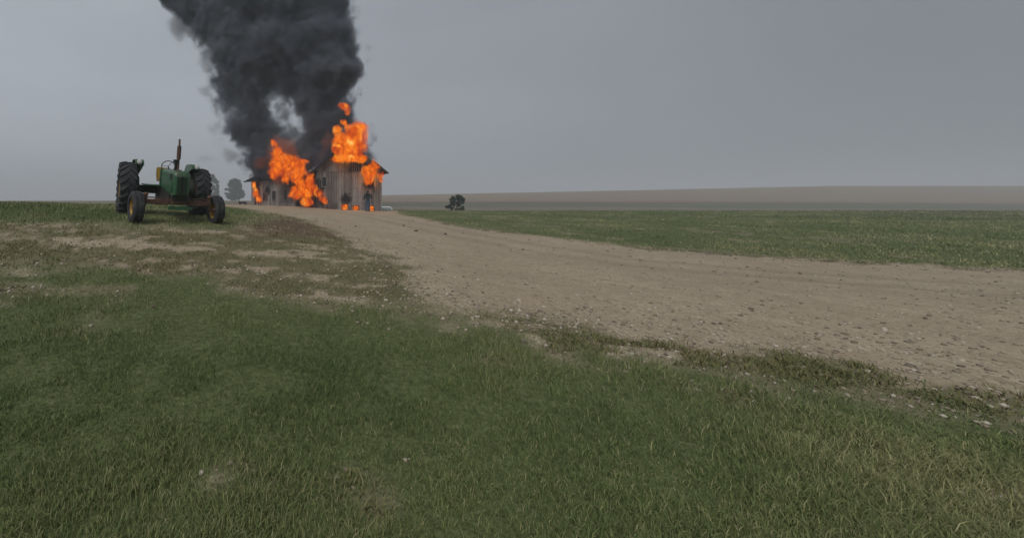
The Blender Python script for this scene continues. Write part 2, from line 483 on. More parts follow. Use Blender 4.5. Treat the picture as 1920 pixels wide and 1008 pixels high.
def ramp(N, L, f, stops):
    r = N.new('ShaderNodeValToRGB'); cr = r.color_ramp
    cr.elements[0].position, cr.elements[0].color = stops[0][0], (*stops[0][1], 1)
    cr.elements[1].position, cr.elements[1].color = stops[-1][0], (*stops[-1][1], 1)
    for p, c in stops[1:-1]:
        e = cr.elements.new(p); e.color = (*c, 1)
    L.new(f, r.inputs[0])
    return r.outputs[0]

def ground_material():
    m = bpy.data.materials.new('gravel_and_soil'); nt, N, L = NT(m)
    b = N['Principled BSDF']; b.inputs['Roughness'].default_value = .95; b.inputs['Specular IOR Level'].default_value = .15
    pos = N.new('ShaderNodeNewGeometry').outputs['Position']
    att = {}
    for a in ('drive', 'lush', 'weeds', 'brown', 'track'):
        t = N.new('ShaderNodeAttribute'); t.attribute_name = a; att[a] = t.outputs['Fac']
    big = noise_node(N, L, pos, .45, 5, .6); mid = noise_node(N, L, pos, 3.2, 5, .65); fine = noise_node(N, L, pos, 19, 4, .7)
    vo = N.new('ShaderNodeTexVoronoi'); vo.inputs['Scale'].default_value = 30; L.new(pos, vo.inputs['Vector'])
    v2 = N.new('ShaderNodeTexVoronoi'); v2.inputs['Scale'].default_value = 13; L.new(pos, v2.inputs['Vector'])
    peb = ramp(N, L, vo.outputs['Color'], [(0, (.19, .15, .105)), (.35, (.335, .28, .20)), (.7, (.43, .36, .26)), (1, (.56, .48, .38))])
    dirt = ramp(N, L, mid, [(.28, (.20, .155, .105)), (.5, (.34, .28, .20)), (.75, (.45, .375, .27))])
    gravel = mixc(N, L, .5, dirt, peb)
    gravel = mixc(N, L, ramp(N, L, big, [(.4, (0, 0, 0)), (.62, (.55, .55, .55))]), gravel, (.30, .235, .165))
    gravel = mixc(N, L, ramp(N, L, fine, [(.64, (0, 0, 0)), (.76, (.5, .5, .5))]), gravel, (.10, .08, .06))
    gravel = mixc(N, L, mnode(N, L, 'MULTIPLY', att['track'], .55), gravel, ramp(N, L, fine, [(.3, (.20, .165, .12)), (.7, (.30, .25, .185))]))
    soil = ramp(N, L, fine, [(.3, (.075, .058, .034)), (.55, (.14, .11, .065)), (.75, (.20, .165, .095))])
    dead = ramp(N, L, fine, [(.3, (.07, .045, .03)), (.55, (.125, .083, .058)), (.75, (.19, .135, .09))])
    turf = ramp(N, L, fine, [(.3, (.055, .07, .026)), (.55, (.105, .125, .05)), (.78, (.17, .18, .085))])
    wk = mnode(N, L, 'MULTIPLY_ADD', mnode(N, L, 'SUBTRACT', fine, .5), 1.6, att['weeds'], clamp=True)
    c = mixc(N, L, mnode(N, L, 'MULTIPLY', wk, .85), gravel, mixc(N, L, .42, soil, turf))
    c = mixc(N, L, mnode(N, L, 'MULTIPLY', att['brown'], .85), c, dead)
    c = mixc(N, L, att['lush'], c, turf)
    L.new(c, b.inputs['Base Color'])
    hgt = mnode(N, L, 'ADD', mnode(N, L, 'MULTIPLY', vo.outputs['Distance'], -.5), mnode(N, L, 'MULTIPLY', fine, .9))
    bp = N.new('ShaderNodeBump'); bp.inputs['Strength'].default_value = .7; bp.inputs['Distance'].default_value = .03
    L.new(hgt, bp.inputs['Height']); L.new(bp.outputs[0], b.inputs['Normal'])
    return m

def field_material():
    m = bpy.data.materials.new('stubble_and_pasture'); nt, N, L = NT(m)
    b = N['Principled BSDF']; b.inputs['Roughness'].default_value = 1; b.inputs['Specular IOR Level'].default_value = .05
    pos = N.new('ShaderNodeNewGeometry').outputs['Position']
    sx = N.new('ShaderNodeSeparateXYZ'); L.new(pos, sx.inputs[0])
    w = noise_node(N, L, pos, .03, 4, .6)
    far = mnode(N, L, 'ADD', sx.outputs['Y'], mnode(N, L, 'MULTIPLY_ADD', w, 16, -8))
    far = mnode(N, L, 'ADD', far, mnode(N, L, 'MULTIPLY', sx.outputs['X'], .10))
    u = mnode(N, L, 'DIVIDE', far, 290.0)
    band = ramp(N, L, u, [(.0, (.09, .10, .05)), (.26, (.155, .135, .095)), (.40, (.17, .14, .105)), (.425, (.10, .115, .07)), (.48, (.11, .12, .078)), (.505, (.125, .085, .062)), (.55, (.215, .165, .115)), (1, (.235, .185, .13))])
    mp = N.new('ShaderNodeMapping'); mp.inputs['Scale'].default_value = (.35, .06, .35); mp.inputs['Rotation'].default_value = (0, 0, .3); L.new(pos, mp.inputs[0])
    st = noise_node(N, L, mp.outputs[0], 1.0, 5, .7)
    fn = noise_node(N, L, pos, 1.6, 4, .7)
    k = mnode(N, L, 'ADD', mnode(N, L, 'MULTIPLY_ADD', st, .8, .3), mnode(N, L, 'MULTIPLY_ADD', fn, .8, -.1))
    mx = N.new('ShaderNodeMix'); mx.data_type = 'RGBA'; mx.blend_type = 'MULTIPLY'; mx.inputs[0].default_value = 1
    L.new(band, mx.inputs[6]); L.new(k, mx.inputs[7]); L.new(mx.outputs[2], b.inputs['Base Color'])
    return m

M_ground = ground_material()
sheet('ground', ~is_field & ~is_drive, M_ground)
sheet('gravel_drive', is_drive, M_ground)
sheet('fields', is_field, field_material())

# ------------------------------------------------------------------ shared materials
def wood_material(name, cols, scorch=(), char_all=0.0):
    """weathered boards with vertical grain and soot stains round the given points"""
    m = bpy.data.materials.new(name); nt, N, L = NT(m)
    b = N['Principled BSDF']; b.inputs['Roughness'].default_value = .9; b.inputs['Specular IOR Level'].default_value = .15
    pos = N.new('ShaderNodeNewGeometry').outputs['Position']
    oi = N.new('ShaderNodeObjectInfo')
    off = N.new('ShaderNodeVectorMath'); off.operation = 'MULTIPLY_ADD'
    L.new(oi.outputs['Random'], off.inputs[0]); off.inputs[1].default_value = (13, 7, 5); L.new(pos, off.inputs[2])
    mp = N.new('ShaderNodeMapping'); mp.inputs['Scale'].default_value = (9, 9, .8); L.new(off.outputs[0], mp.inputs[0])
    gr = noise_node(N, L, mp.outputs[0], 1.6, 7, .7, .5)
    bl = noise_node(N, L, off.outputs[0], .9, 4, .6)
    c = ramp(N, L, gr, [(.25, cols[0]), (.5, cols[1]), (.75, cols[2])])
    tone = mnode(N, L, 'ADD', mnode(N, L, 'MULTIPLY_ADD', oi.outputs['Random'], .75, .42), mnode(N, L, 'MULTIPLY', bl, .45))
    mx = N.new('ShaderNodeMix'); mx.data_type = 'RGBA'; mx.blend_type = 'MULTIPLY'; mx.inputs[0].default_value = 1
    L.new(c, mx.inputs[6]); L.new(tone, mx.inputs[7]); c = mx.outputs[2]
    nz = noise_node(N, L, pos, 1.8, 5, .65)
    for (ctr, r, k) in scorch:
        d = N.new('ShaderNodeVectorMath'); d.operation = 'DISTANCE'; L.new(pos, d.inputs[0]); d.inputs[1].default_value = ctr
        e = mnode(N, L, 'ADD', mnode(N, L, 'DIVIDE', d.outputs['Value'], r), mnode(N, L, 'MULTIPLY_ADD', nz, -1.4, .7))
        mr = N.new('ShaderNodeMapRange'); mr.interpolation_type = 'SMOOTHSTEP'; mr.inputs[1].default_value = .55; mr.inputs[2].default_value = 1.15; mr.inputs[3].default_value = k; mr.inputs[4].default_value = 0
        L.new(e, mr.inputs[0])
        c = mixc(N, L, mr.outputs[0], c, (.018, .016, .016))
    if char_all: c = mixc(N, L, char_all, c, (.018, .016, .016))
    L.new(c, b.inputs['Base Color'])
    bp = N.new('ShaderNodeBump'); bp.inputs['Strength'].default_value = .5; bp.inputs['Distance'].default_value = .015
    L.new(gr, bp.inputs['Height']); L.new(bp.outputs[0], b.inputs['Normal'])
    return m

GREY = ((.115, .102, .097), (.20, .18, .17), (.29, .265, .25))
SCORCH = [(tuple(P(648, 374, 33)), .55, .95), (tuple(P(594, 350, 33)), .95, .9), (tuple(P(596, 378, 33)), .6, .8), (tuple(P(690, 343, 33)), .55, .8), (tuple(P(655, 303, 33)), .85, .55), (tuple(P(672, 303, 33)), .5, .75),
          (tuple(P(498, 357, 41)), .75, .95), (tuple(P(540, 360, 38)), 1.6, .6), (tuple(P(572, 350, 36)), 2.4, .9), (tuple(P(478, 345, 43)), .9, .9), (tuple(P(655, 363, 33)), .09, 1.0), (tuple(P(628, 387, 33)), .35, .5)]
M_wood = wood_material('weathered_grey_boards', GREY, SCORCH)
M_char = wood_material('charred_boards', ((.015, .013, .012), (.03, .027, .026), (.06, .052, .05)))
M_roof = material('soot_black_roofing', (.018, .017, .018), .9, .5, 3, bump=.3, coords='Position', spec=.08)
M_glass = material('dark_window_glass', (.012, .015, .02), .35, .2, 3, spec=.5)
M_frame = wood_material('grey_window_frame', ((.09, .08, .075), (.16, .14, .13), (.24, .22, .2)))

UNIT = MB().box((0, 0, 0), (1, 1, 1)).mesh('plank')
UNIT.materials.append(M_wood)
UNIT_CHAR = UNIT.copy(); UNIT_CHAR.materials.clear(); UNIT_CHAR.materials.append(M_char)
UNIT_ROOF = UNIT.copy(); UNIT_ROOF.materials.clear(); UNIT_ROOF.materials.append(M_roof)

def piece(name, me, c, size, parent, rot=None):
    o = bpy.data.objects.new(name, me)
    o.location = c; o.scale = size
    if rot is not None: o.rotation_euler = rot
    o.parent = parent
    COL.objects.link(o)
    return o

# ------------------------------------------------------------------ the burning barn: gabled end and long low wing
barn = empty('barn')
tag(barn, 'weathered grey board barn on fire, gabled end and long low wing', 'barn')
BX0, BX1, BY0, BY1 = -.28, 5.38, 33.0, 41.0
BXC = (BX0 + BX1) / 2
SEAM, EAVE, RIDGE = 3.67, 3.53, 6.36
HALF = 3.42
def roof_under(x): return RIDGE - abs(x - BXC) * (RIDGE - EAVE) / HALF - .10
rp = random.Random(3)
gable = MB()
for x in np.arange(BX0 + .1, BX1, 1.38): gable.box((x, BY0 + .13, 2.0), (.12, .12, 3.4))
for z in (.95, 2.2, 3.6): gable.box((BXC, BY0 + .132, z), (BX1 - BX0 - .1, .10, .14))
gable_o = gable.build('gable_wall', M_char, barn)
holes = [(642, 652, 383), (663, 672.5, 386), (693.5, 700.5, 386)]
holes = [((a - CX) / F * 33, (b - CX) / F * 33, EYE - (c - CY) / F * 33) for a, b, c in holes]
WIN = ((603.5 - CX) / F * 33, (612.5 - CX) / F * 33, EYE - (350 - CY) / F * 33, EYE - (332 - CY) / F * 33)
HATCH = ((690 - CX) / F * 33, (700 - CX) / F * 33, EYE - (349 - CY) / F * 33, EYE - (340 - CY) / F * 33)
def wall_pieces(xa, xb, z0, z1, cuts):
    """split a board round the openings it crosses"""
    segs = [(z0, z1)]
    for (ca, cb, c0, c1) in cuts:
        if min(xb, cb) - max(xa, ca) > .35 * (xb - xa):
            out = []
            for a, b in segs:
                if c0 > a + .05: out.append((a, min(b, c0)))
                if c1 < b - .05: out.append((max(a, c1), b))
                if c1 <= a or c0 >= b: out = out[:-1] if False else out
            segs = [s for s in out if s[1] - s[0] > .06]
    return segs
cuts = [(a, b, -1, t) for a, b, t in holes] + [WIN, HATCH]
x = BX0
while x < BX1 - .05:
    w = min(rp.uniform(.18, .245), BX1 - x)
    xm = x + w / 2
    g0 = gz(xm, BY0) - .06
    for a, b in wall_pieces(x, x + w, g0, SEAM - .012 + rp.uniform(-.015, .01), cuts):
        piece('plank', UNIT, (xm, BY0 + rp.uniform(-.012, .012), (a + b) / 2), (w - .026, .03, b - a), gable_o, (rp.uniform(-.004, .004), 0, rp.uniform(-.012, .012)))
    top = roof_under(xm) - .02
    if 1.2 < xm < 4.5: top = min(top, EYE - (rp.uniform(294, 301) - CY) / F * 33)          # burnt through near the peak
    if xm > 4.2 and xm < 5.0: top = min(top, SEAM + rp.uniform(-.02, .25))
    if top > SEAM + .08:
        ch = 2.2 < xm < 4.6 and rp.random() < .45
        piece('plank', UNIT_CHAR if ch else UNIT, (xm + rp.uniform(-.01, .01), BY0 - .02 + rp.uniform(-.012, .012), (SEAM + top) / 2 + .008), (w - .028, .03, top - SEAM), gable_o, (0, rp.uniform(-.01, .01), rp.uniform(-.02, .02)))
    x += w
# corner boards
for cx_ in (BX0 - .02, BX1 + .02):
    g0 = gz(cx_, BY0) - .06
    piece('corner_board', UNIT, (cx_, BY0 - .035, (g0 + 3.5) / 2), (.11, .035, 3.5 - g0), gable_o)
def window(parent, c, w, h, rot=0.0, m=M_frame):
    R = Matrix.Rotation(rot, 3, 'Z'); c = Vector(c)
    o = MB()
    for dx in (-w / 2, w / 2): o.box(c + R @ Vector((dx, -.03, 0)), (.07, .09, h + .07), R)
    for dz in (-h / 2, h / 2): o.box(c + R @ Vector((0, -.034, dz)), (w + .09, .09, .07), R)
    fr = o.build('window', m, parent)
    MB().box(c + R @ Vector((0, .03, 0)), (w, .02, h), R).build('pane', M_glass, fr)
    return fr
wc = Vector(((WIN[0] + WIN[1]) / 2, BY0, (WIN[2] + WIN[3]) / 2))
gw = window(gable_o, wc, WIN[1] - WIN[0], WIN[3] - WIN[2])
hatch = MB()
hx, hz = (HATCH[0] + HATCH[1]) / 2, HATCH[2]
hatch.box((hx, BY0 - .03, hz - .04), (HATCH[1] - HATCH[0] + .1, .09, .09))
hatch.box((HATCH[1] + .05, BY0 - .032, hz - .30), (.07, .05, .42), Matrix.Rotation(-.16, 3, 'Y'))
hatch.build('hatch_sill', M_char, gable_o)
for a, b, t in holes:                                         # low vents along the foot of the wall, each with a charred frame and a bar
    v = MB(); g0 = gz((a + b) / 2, BY0) - .02
    v.box(((a + b) / 2, BY0 - .026, t + .02), (b - a + .1, .06, .06))
    for e in (a - .02, b + .02): v.box((e, BY0 - .028, (g0 + t) / 2), (.05, .06, t - g0))
    v.box(((a + b) / 2, BY0 - .03, g0 + (t - g0) * .45), (b - a, .03, .035))
    v.build('vent_frame', M_char, gable_o)
# sides and back of the gabled part
for name, xw in (('side_wall', BX1), ('side_wall', BX0)):
    fr_ = MB()
    for y in np.arange(BY0 + .5, BY1, 1.8): fr_.box((xw + (-.12 if xw > 2 else .12), y, 1.9), (.1, .12, 3.4))
    so = fr_.build(name, M_char, barn)
    y = BY0 + .04
    while y < BY1:
        w = rp.uniform(.19, .25)
        g0 = min(gz(xw, y), .6) - 1.0
        piece('plank', UNIT, (xw + rp.uniform(-.01, .01), y + w / 2, (g0 + 3.5) / 2), (.03, w - .014, 3.5 - g0), so)
        y += w
bw = MB()
for y in (BY1,):
    for x in np.arange(BX0 + .12, BX1, .24):
        t = roof_under(x) - .05
        bw.box((x, y, (t - 1.5) / 2), (.226, .03, t + 1.5))
bw.build('back_wall', M_wood, barn)
# roof of the gabled part: boards up the slope, burnt short under the fire
roof = MB()
for y in np.arange(BY0 + .2, BY1, 1.1):
    for s in (-1, 1):
        a = Vector((BXC + s * 3.2, y, roof_under(BXC + s * 3.2))); b = Vector((BXC + s * .05, y, RIDGE - .13))
        mid = (a + b) / 2; L_ = (b - a).length
        roof.box(mid, (L_, .06, .12), Matrix.Rotation(math.atan2(b.z - a.z, b.x - a.x), 3, 'Y').inverted())
roof_o = roof.build('roof', M_char, barn)
pit = math.atan2(RIDGE - EAVE, HALF); SL = math.hypot(HALF, RIDGE - EAVE)
for s in (-1, 1):
    y = BY0 - .42
    while y < BY1 + .3:
        w = rp.uniform(.34, .46)
        keep = 1.0
        if s < 0: keep = rp.uniform(.55, .70) if y < 36.5 else rp.uniform(.6, .9)
        else: keep = rp.uniform(.30, .42) if y < 36.5 else rp.uniform(.4, .8)
        k = keep / 2 if s > 0 else keep / 2
        cx_ = BXC + s * (HALF - k * HALF); cz = EAVE + k * (RIDGE - EAVE)
        piece('roof_board', UNIT_ROOF, (cx_, y + w / 2, cz + rp.uniform(-.012, .012)), (SL * keep, w - .012, .05), roof_o, (0, s * pit + rp.uniform(-.01, .01), 0))
        y += w
# barge boards on the front edge of the roof
for s, keep in ((-1, .62), (1, .34)):
    k = keep / 2
    piece('barge_board', UNIT_CHAR, (BXC + s * (HALF - k * HALF), BY0 - .45, EAVE + k * (RIDGE - EAVE) - .05), (SL * keep, .035, .16), roof_o, (0, s * pit, 0))

# the wing
WA, WB = Vector((-.2, 34.5, 0)), Vector((-8.1, 44.0, 0))
wd = (WB - WA).normalized(); wnrm = Vector((-wd.y, wd.x, 0))     # points back, away from the camera
if wnrm.y < 0: wnrm = -wnrm
wrot = math.atan2(-wd.y, -wd.x)                                   # local x runs from the far end to the near end
Rw = Matrix.Rotation(wrot, 3, 'Z')
WL = (WB - WA).length; WDEP, WEAVE, WRIDGE = 4.6, 3.42, 4.55
def wpt(s, off, z): p = WA + wd * s + wnrm * off; return Vector((p.x, p.y, z))
def s_at(px):
    k = (px - CX) / F                                             # where the wall crosses that sight line
    return (k * WA.y - WA.x) / (wd.x - k * wd.y)
ws = MB()
for s in np.arange(.3, WL, 1.5): ws.box(wpt(s, .13, 2.0), (.12, .12, 2.8), Rw)
for z in (1.1, 2.4, 3.3): ws.box(wpt(WL / 2, .132, z), (WL, .1, .13), Rw)
wing_o = ws.build('wing_wall', M_char, barn)
def z_at(py, s): p = WA + wd * s; return EYE - (py - CY) / F * p.y
wcuts = []
for a, b, y0, y1 in ((493.5, 501.5, 376.5, 361), (511, 517.5, 375.5, 358), (533, 540.5, 375.5, 354.5)):
    s0, s1 = s_at(b), s_at(a); sm_ = (s0 + s1) / 2
    z0, z1 = z_at(y0, sm_), z_at(y1, sm_)
    wcuts.append((s0, s1, z0, z1))
DOOR = (s_at(487), s_at(477), -1, z_at(342, s_at(482)))
GAPW = (s_at(588), s_at(556), z_at(381, s_at(572)), 9)            # burnt through beside the gable
s = 0.0
while s < WL - .05:
    w = min(rp.uniform(.18, .25), WL - s)
    p = wpt(s + w / 2, 0, 0); g0 = gz(p.x, p.y) - .05
    top = WEAVE - .05
    for a, b in wall_pieces(s, s + w, g0, top, wcuts + [DOOR, GAPW]):
        if a == g0 and b < top - .5 and GAPW[0] < s < GAPW[1]: b -= rp.uniform(0, .5)
        ctr = wpt(s + w / 2, rp.uniform(-.012, .012), (a + b) / 2)
        piece('plank', UNIT_CHAR if GAPW[0] - .4 < s < GAPW[1] + .1 and rp.random() < .6 else UNIT, ctr, (w - .026, .03, b - a), wing_o, (rp.uniform(-.005, .005), 0, wrot + rp.uniform(-.012, .012)))
    s += w
for (s0, s1, z0, z1) in wcuts:
    window(wing_o, wpt((s0 + s1) / 2, 0, (z0 + z1) / 2), s1 - s0, z1 - z0, wrot)
dp = MB()
for sx_, hh in ((DOOR[0] + .12, .75), (DOOR[0] + .62, .9)):
    p = wpt(sx_, .02, 0); g0 = gz(p.x, p.y); dp.box(wpt(sx_, .02, g0 + hh / 2 - .05), (.09, .07, hh), Rw)
dp.build('door_post', material('bare_pale_timber', (.55, .47, .38), .8, .15), wing_o)
# end and back of the wing
eb = MB()
for off in np.arange(.12, WDEP, .24):
    t = WRIDGE - abs(off - WDEP / 2) * (WRIDGE - WEAVE) / (WDEP / 2) - .08
    eb.box(wpt(WL - .02, off, (t - .4) / 2), (.03, .226, t + .4), Rw)
for s in np.arange(.12, WL, .24):
    eb.box(wpt(s, WDEP, (WEAVE - .4) / 2), (.226, .03, WEAVE + .4), Rw)
eb.build('wing_back_wall', M_wood, barn)
wr = MB()
for s in np.arange(.3, WL, 1.2):
    for q in (0, 1):
        a = wpt(s, -.3 if q == 0 else WDEP + .3, WEAVE - .16); b = wpt(s, WDEP / 2, WRIDGE - .12)
        wr.tube([a, b], .05, 4)
wroof_o = wr.build('wing_roof', M_char, barn)
wsl = math.hypot(WDEP / 2 + .45, (WRIDGE - WEAVE) * (WDEP / 2 + .45) / (WDEP / 2)); wp = math.atan2(WRIDGE - WEAVE, WDEP / 2)
for q in (0, 1):
    s = 1.0
    while s < WL + .85:
        w = rp.uniform(.36, .5)
        keep = 1.0 if s > WL - 2.2 else rp.uniform(.35, .75)
        run = (WDEP / 2 + .45) * keep
        off = -.45 + run / 2; z = WEAVE - .45 * math.tan(wp) + run / 2 * math.tan(wp)
        if q: off = WDEP - off
        o = piece('roof_board', UNIT_ROOF, wpt(s + w / 2, off, z), (w - .012, wsl * keep, .05), wroof_o)
        o.rotation_mode = 'XYZ'
        o.rotation_euler = (Matrix.Rotation(wrot, 3, 'Z') @ Matrix.Rotation(wp if q == 0 else -wp, 3, 'X')).to_euler()
        s += w
# ------------------------------------------------------------------ the green tractor
M_green = material('faded_green_paint', (.022, .088, .034), .42, .25, 5, dirt=(.10, .085, .06), dirt_amt=.35, dirt_scale=4, spec=.5)
M_yellow = material('dull_yellow_paint', (.40, .235, .025), .55, .25, 7, dirt=(.10, .06, .03), dirt_amt=.6, dirt_scale=6)
M_rubber = material('dusty_black_rubber', (.030, .031, .034), .8, .3, 8, dirt=(.09, .08, .07), dirt_amt=.35, dirt_scale=5, spec=.3)
M_rust = material('rusty_brown_iron', (.115, .062, .042), .85, .35, 9, dirt=(.06, .04, .03), dirt_amt=.5, bump=.2)
M_black = material('sooty_black_metal', (.014, .014, .015), .6, .3, 6)
M_dark = material('grimy_dark_casting', (.022, .03, .024), .7, .4, 6, dirt=(.05, .04, .03), dirt_amt=.4)
M_lamp = material('pale_lamp_glass', (.75, .75, .72), .2, .05)

fc = Vector((-4.0, 10.44)); hd = Vector((.53, -.85)).normalized(); lf = Vector((-hd.y, hd.x))
zf = [gz(*(fc + lf * s)) for s in (.85, -.85)]
rcen = fc - hd * 2.35
zr = [gz(*(rcen + lf * s)) for s in (.92, -.92)]
zc_f, zc_r = sum(zf) / 2, sum(zr) / 2
xa = Vector((hd.x * 2.35, hd.y * 2.35, zc_f - zc_r)).normalized()
ya = Vector((lf.x * 1.8, lf.y * 1.8, ((zf[0] - zf[1]) + (zr[0] - zr[1])) / 2)).normalized()
za = xa.cross(ya).normalized(); ya = za.cross(xa)
tractor = empty('tractor')
tractor.matrix_world = Matrix(((xa.x, ya.x, za.x, fc.x), (xa.y, ya.y, za.y, fc.y), (xa.z, ya.z, za.z, zc_f - .03), (0, 0, 0, 1)))
tag(tractor, 'old green farm tractor with yellow wheels parked on the grass', 'tractor')

def tyre_front():
    pr = []
    W2, R0 = .145, .425
    pr += [(-W2 * .62, .235), (-W2 * .95, .27), (-W2, .32), (-W2 * .93, .37), (-W2 * .78, .408)]
    for a, r in ((-.70, R0 - .004), (-.42, R0 + .002), (-.40, R0 - .022), (-.34, R0 - .022), (-.32, R0 + .004), (-.04, R0 + .006), (.04, R0 + .006), (.32, R0 + .004), (.34, R0 - .022), (.40, R0 - .022), (.42, R0 + .002), (.70, R0 - .004)):
        pr.append((W2 * a, r))
    pr += [(W2 * .78, .408), (W2 * .93, .37), (W2, .32), (W2 * .95, .27), (W2 * .62, .235), (-W2 * .62, .235)]
    return MB().lathe(pr, 40, 'Y')
def rim_front():
    return MB().lathe([(-.095, .245), (-.10, .225), (-.07, .205), (-.02, .19), (.0, .12), (.015, .06), (.03, .02), (.045, .02), (.035, .065), (.02, .125), (.02, .19), (.07, .205), (.10, .225), (.095, .245), (-.095, .245)], 32, 'Y')
def tyre_rear():
    W2, R0 = .235, .80
    pr = [(-W2 * .75, .46), (-W2 * .97, .52), (-W2, .60), (-W2 * .97, .70), (-W2 * .86, .765), (-W2 * .5, R0 - .008), (0, R0), (W2 * .5, R0 - .008), (W2 * .86, .765), (W2 * .97, .70), (W2, .60), (W2 * .97, .52), (W2 * .75, .46), (-W2 * .75, .46)]
    return MB().lathe(pr, 48, 'Y')
def tread_rear(flip=1):
    m = MB(); n = 21
    for side in (-1, 1):
        for k in range(n):
            a0 = 2 * math.pi * (k + (.5 if side > 0 else 0)) / n
            prof = [(.015, 0), (.08, .055), (.15, .10), (.215, .125), (.242, .128)]
            rings = []
            for i, (yy, da) in enumerate(prof):
                a = a0 + flip * da * 1.5
                rr = .835 - (yy / .24) ** 3 * .045
                hw = .030 + .014 * (yy / .24)
                ring = []
                for dr, dw in ((-.07, 1.5), (0, .8), (0, -.8), (-.07, -1.5)):
                    aa = a + dw * hw / .8
                    r = rr + dr
                    ring.append(Vector((r * math.cos(aa), side * yy, r * math.sin(aa))))
                rings.append(ring)
            m.loft(rings, True)
    return m
def rim_rear():
    return MB().lathe([(-.17, .485), (-.18, .46), (-.10, .43), (-.03, .40), (.0, .28), (.03, .16), (.03, .0), (.06, .0), (.06, .17), (.03, .29), (.0, .41), (.10, .43), (.18, .46), (.17, .485), (-.17, .485)], 40, 'Y')
tf_me, rf_me = tyre_front().mesh('tyre', 35), rim_front().mesh('rim', 35)
tr_me, rr_me = tyre_rear().mesh('tyre', 40), rim_rear().mesh('rim', 35)
trd = {1: tread_rear(1).mesh('tread', 30), -1: tread_rear(-1).mesh('tread', 30)}
hub_me = MB().lathe([(-.10, .0), (-.10, .05), (-.02, .065), (.03, .09), (.05, .07), (.09, .05), (.09, .0)], 20, 'Y').mesh('hub', 35)
for sgn in (1, -1):
    w = empty('front_wheel'); w.parent = tractor; w.location = (0, sgn * 1.06, .425); w.rotation_euler = (0, 0, math.radians(7))
    link('tyre', tf_me, M_rubber, w); r = link('rim', rf_me, M_yellow, w); h = link('hub', hub_me, M_rust, w)
    if sgn < 0: r.rotation_euler = h.rotation_euler = (0, 0, math.pi)
    w = empty('rear_wheel'); w.parent = tractor; w.location = (-2.35, sgn * 1.12, .825); w.rotation_euler = (0, .13 * sgn, 0)
    link('tyre', tr_me, M_rubber, w); link('tread', trd[-1], M_rubber, w); r = link('rim', rr_me, M_yellow, w); h = link('hub', hub_me, M_rust, w)
    r.rotation_euler = (0, 0, 0 if sgn > 0 else math.pi)
ax = MB().box((0, 0, .60), (.13, 1.70, .13)).box((0, .45, .60), (.16, .36, .16)).box((0, -.45, .60), (.16, .36, .16)).box((.0, 0, .67), (.26, .3, .2))
ax.build('front_axle', M_rust, tractor, bevel=.012)
for sgn in (1, -1):
    k = MB().tube([(0, sgn * .845, .78), (0, sgn * .855, .62), (0, sgn * .89, .42)], [.05, .058, .05], 12)
    k.lathe([(.77, .07), (.80, .07), (.83, .045), (.84, 0)], 14, 'Z', (0, sgn * .845, 0))
    k.tube([(0, sgn * .88, .425), (0, sgn * 1.04, .425)], .045, 10)
    k.box((-.10, sgn * .85, .70), (.22, .06, .03))
    k.build('spindle', M_rust, tractor, smooth=40)
MB().tube([(-.2, .85, .70), (-.2, -.85, .70)], .018, 8).build('tie_rod', M_rust, tractor, smooth=40)
MB().box((.02, .12, .46), (.5, .10, .05)).box((.02, -.12, .46), (.5, .10, .05)).box((.27, 0, .46), (.05, .62, .09)).box((-.05, .34, .475), (.2, .4, .03)).build('front_bracket', M_green, tractor, bevel=.008)
MB().box((-.12, 0, .76), (.62, .36, .22)).box((-.9, 0, .74), (1.2, .40, .42)).build('engine_block', M_dark, tractor, bevel=.02)
MB().box((-2.0, 0, .76), (1.3, .46, .48)).tube([(-2.35, -.98, .83), (-2.35, .98, .83)], .13, 14).tube([(-2.35, .80, .83), (-2.35, .90, .83)], .43, 24).tube([(-2.35, -.80, .83), (-2.35, -.90, .83)], .43, 24).box((-2.75, 0, .55), (.5, .3, .2)).box((-3.0, 0, .45), (.7, .09, .05)).build('transmission_housing', M_dark, tractor, bevel=.02)
def hood_ring(x, w, zt, zb, r):
    pts = []
    for k in range(7):
        a = math.pi / 2 * k / 6; pts.append((w - r + r * math.sin(a), zt - r + r * math.cos(a)))
    right = pts + [(w, (zt + zb) / 2), (w * .96, zb)]
    full = [(-y, z) for y, z in reversed(right)] + right
    return [Vector((x, y, z)) for y, z in full]
hood = MB().loft([hood_ring(.30, .16, 1.36, .84, .10), hood_ring(.26, .215, 1.43, .80, .11), hood_ring(.18, .235, 1.465, .79, .11), hood_ring(-.3, .24, 1.49, .84, .10), hood_ring(-1.55, .25, 1.53, .98, .10)], True)
hood_o = hood.build('hood', M_green, tractor, smooth=45)
gr_ = MB()
for k in range(11): gr_.box((.302, -.125 + .025 * k, 1.08), (.012, .010, .46))
gr_.box((.304, 0, 1.08), (.02, .03, .5))
gr_.build('grille', M_black, hood_o)
MB().box((.0, .238, 1.30), (.34, .012, .16)).box((.0, -.238, 1.30), (.34, .012, .16)).build('side_screen', M_black, hood_o)
MB().box((-.1, .241, 1.03), (.50, .014, .30)).box((-.1, -.241, 1.03), (.60, .014, .30)).build('side_panel', M_green, hood_o, bevel=.006)
MB().box((-.75, 0, 1.512), (1.3, .10, .02)).build('hood_strip', material('dusty_hood_top', (.26, .21, .14), .8, .3, 8), hood_o)
MB().tube([(-.72, .06, 1.5), (-.72, .06, 1.82), (-.72, .06, 1.84)], [.035, .035, .06], 12).tube([(-.72, .06, 1.84), (-.72, .06, 2.22)], .06, 12).tube([(-.72, .06, 2.22), (-.75, .06, 2.42)], .03, 10).build('exhaust_stack', M_rust, tractor, smooth=40)
MB().tube([(-.35, -.07, 1.48), (-.35, -.07, 1.72)], .04, 10).lathe([(1.70, .08), (1.78, .085), (1.80, .05), (1.80, 0)], 16, 'Z', (-.35, -.07, 0)).build('air_intake', M_black, tractor, smooth=40)
MB().box((-1.62, 0, 1.25), (.16, .56, .55)).build('dash_console', M_green, tractor, bevel=.03)
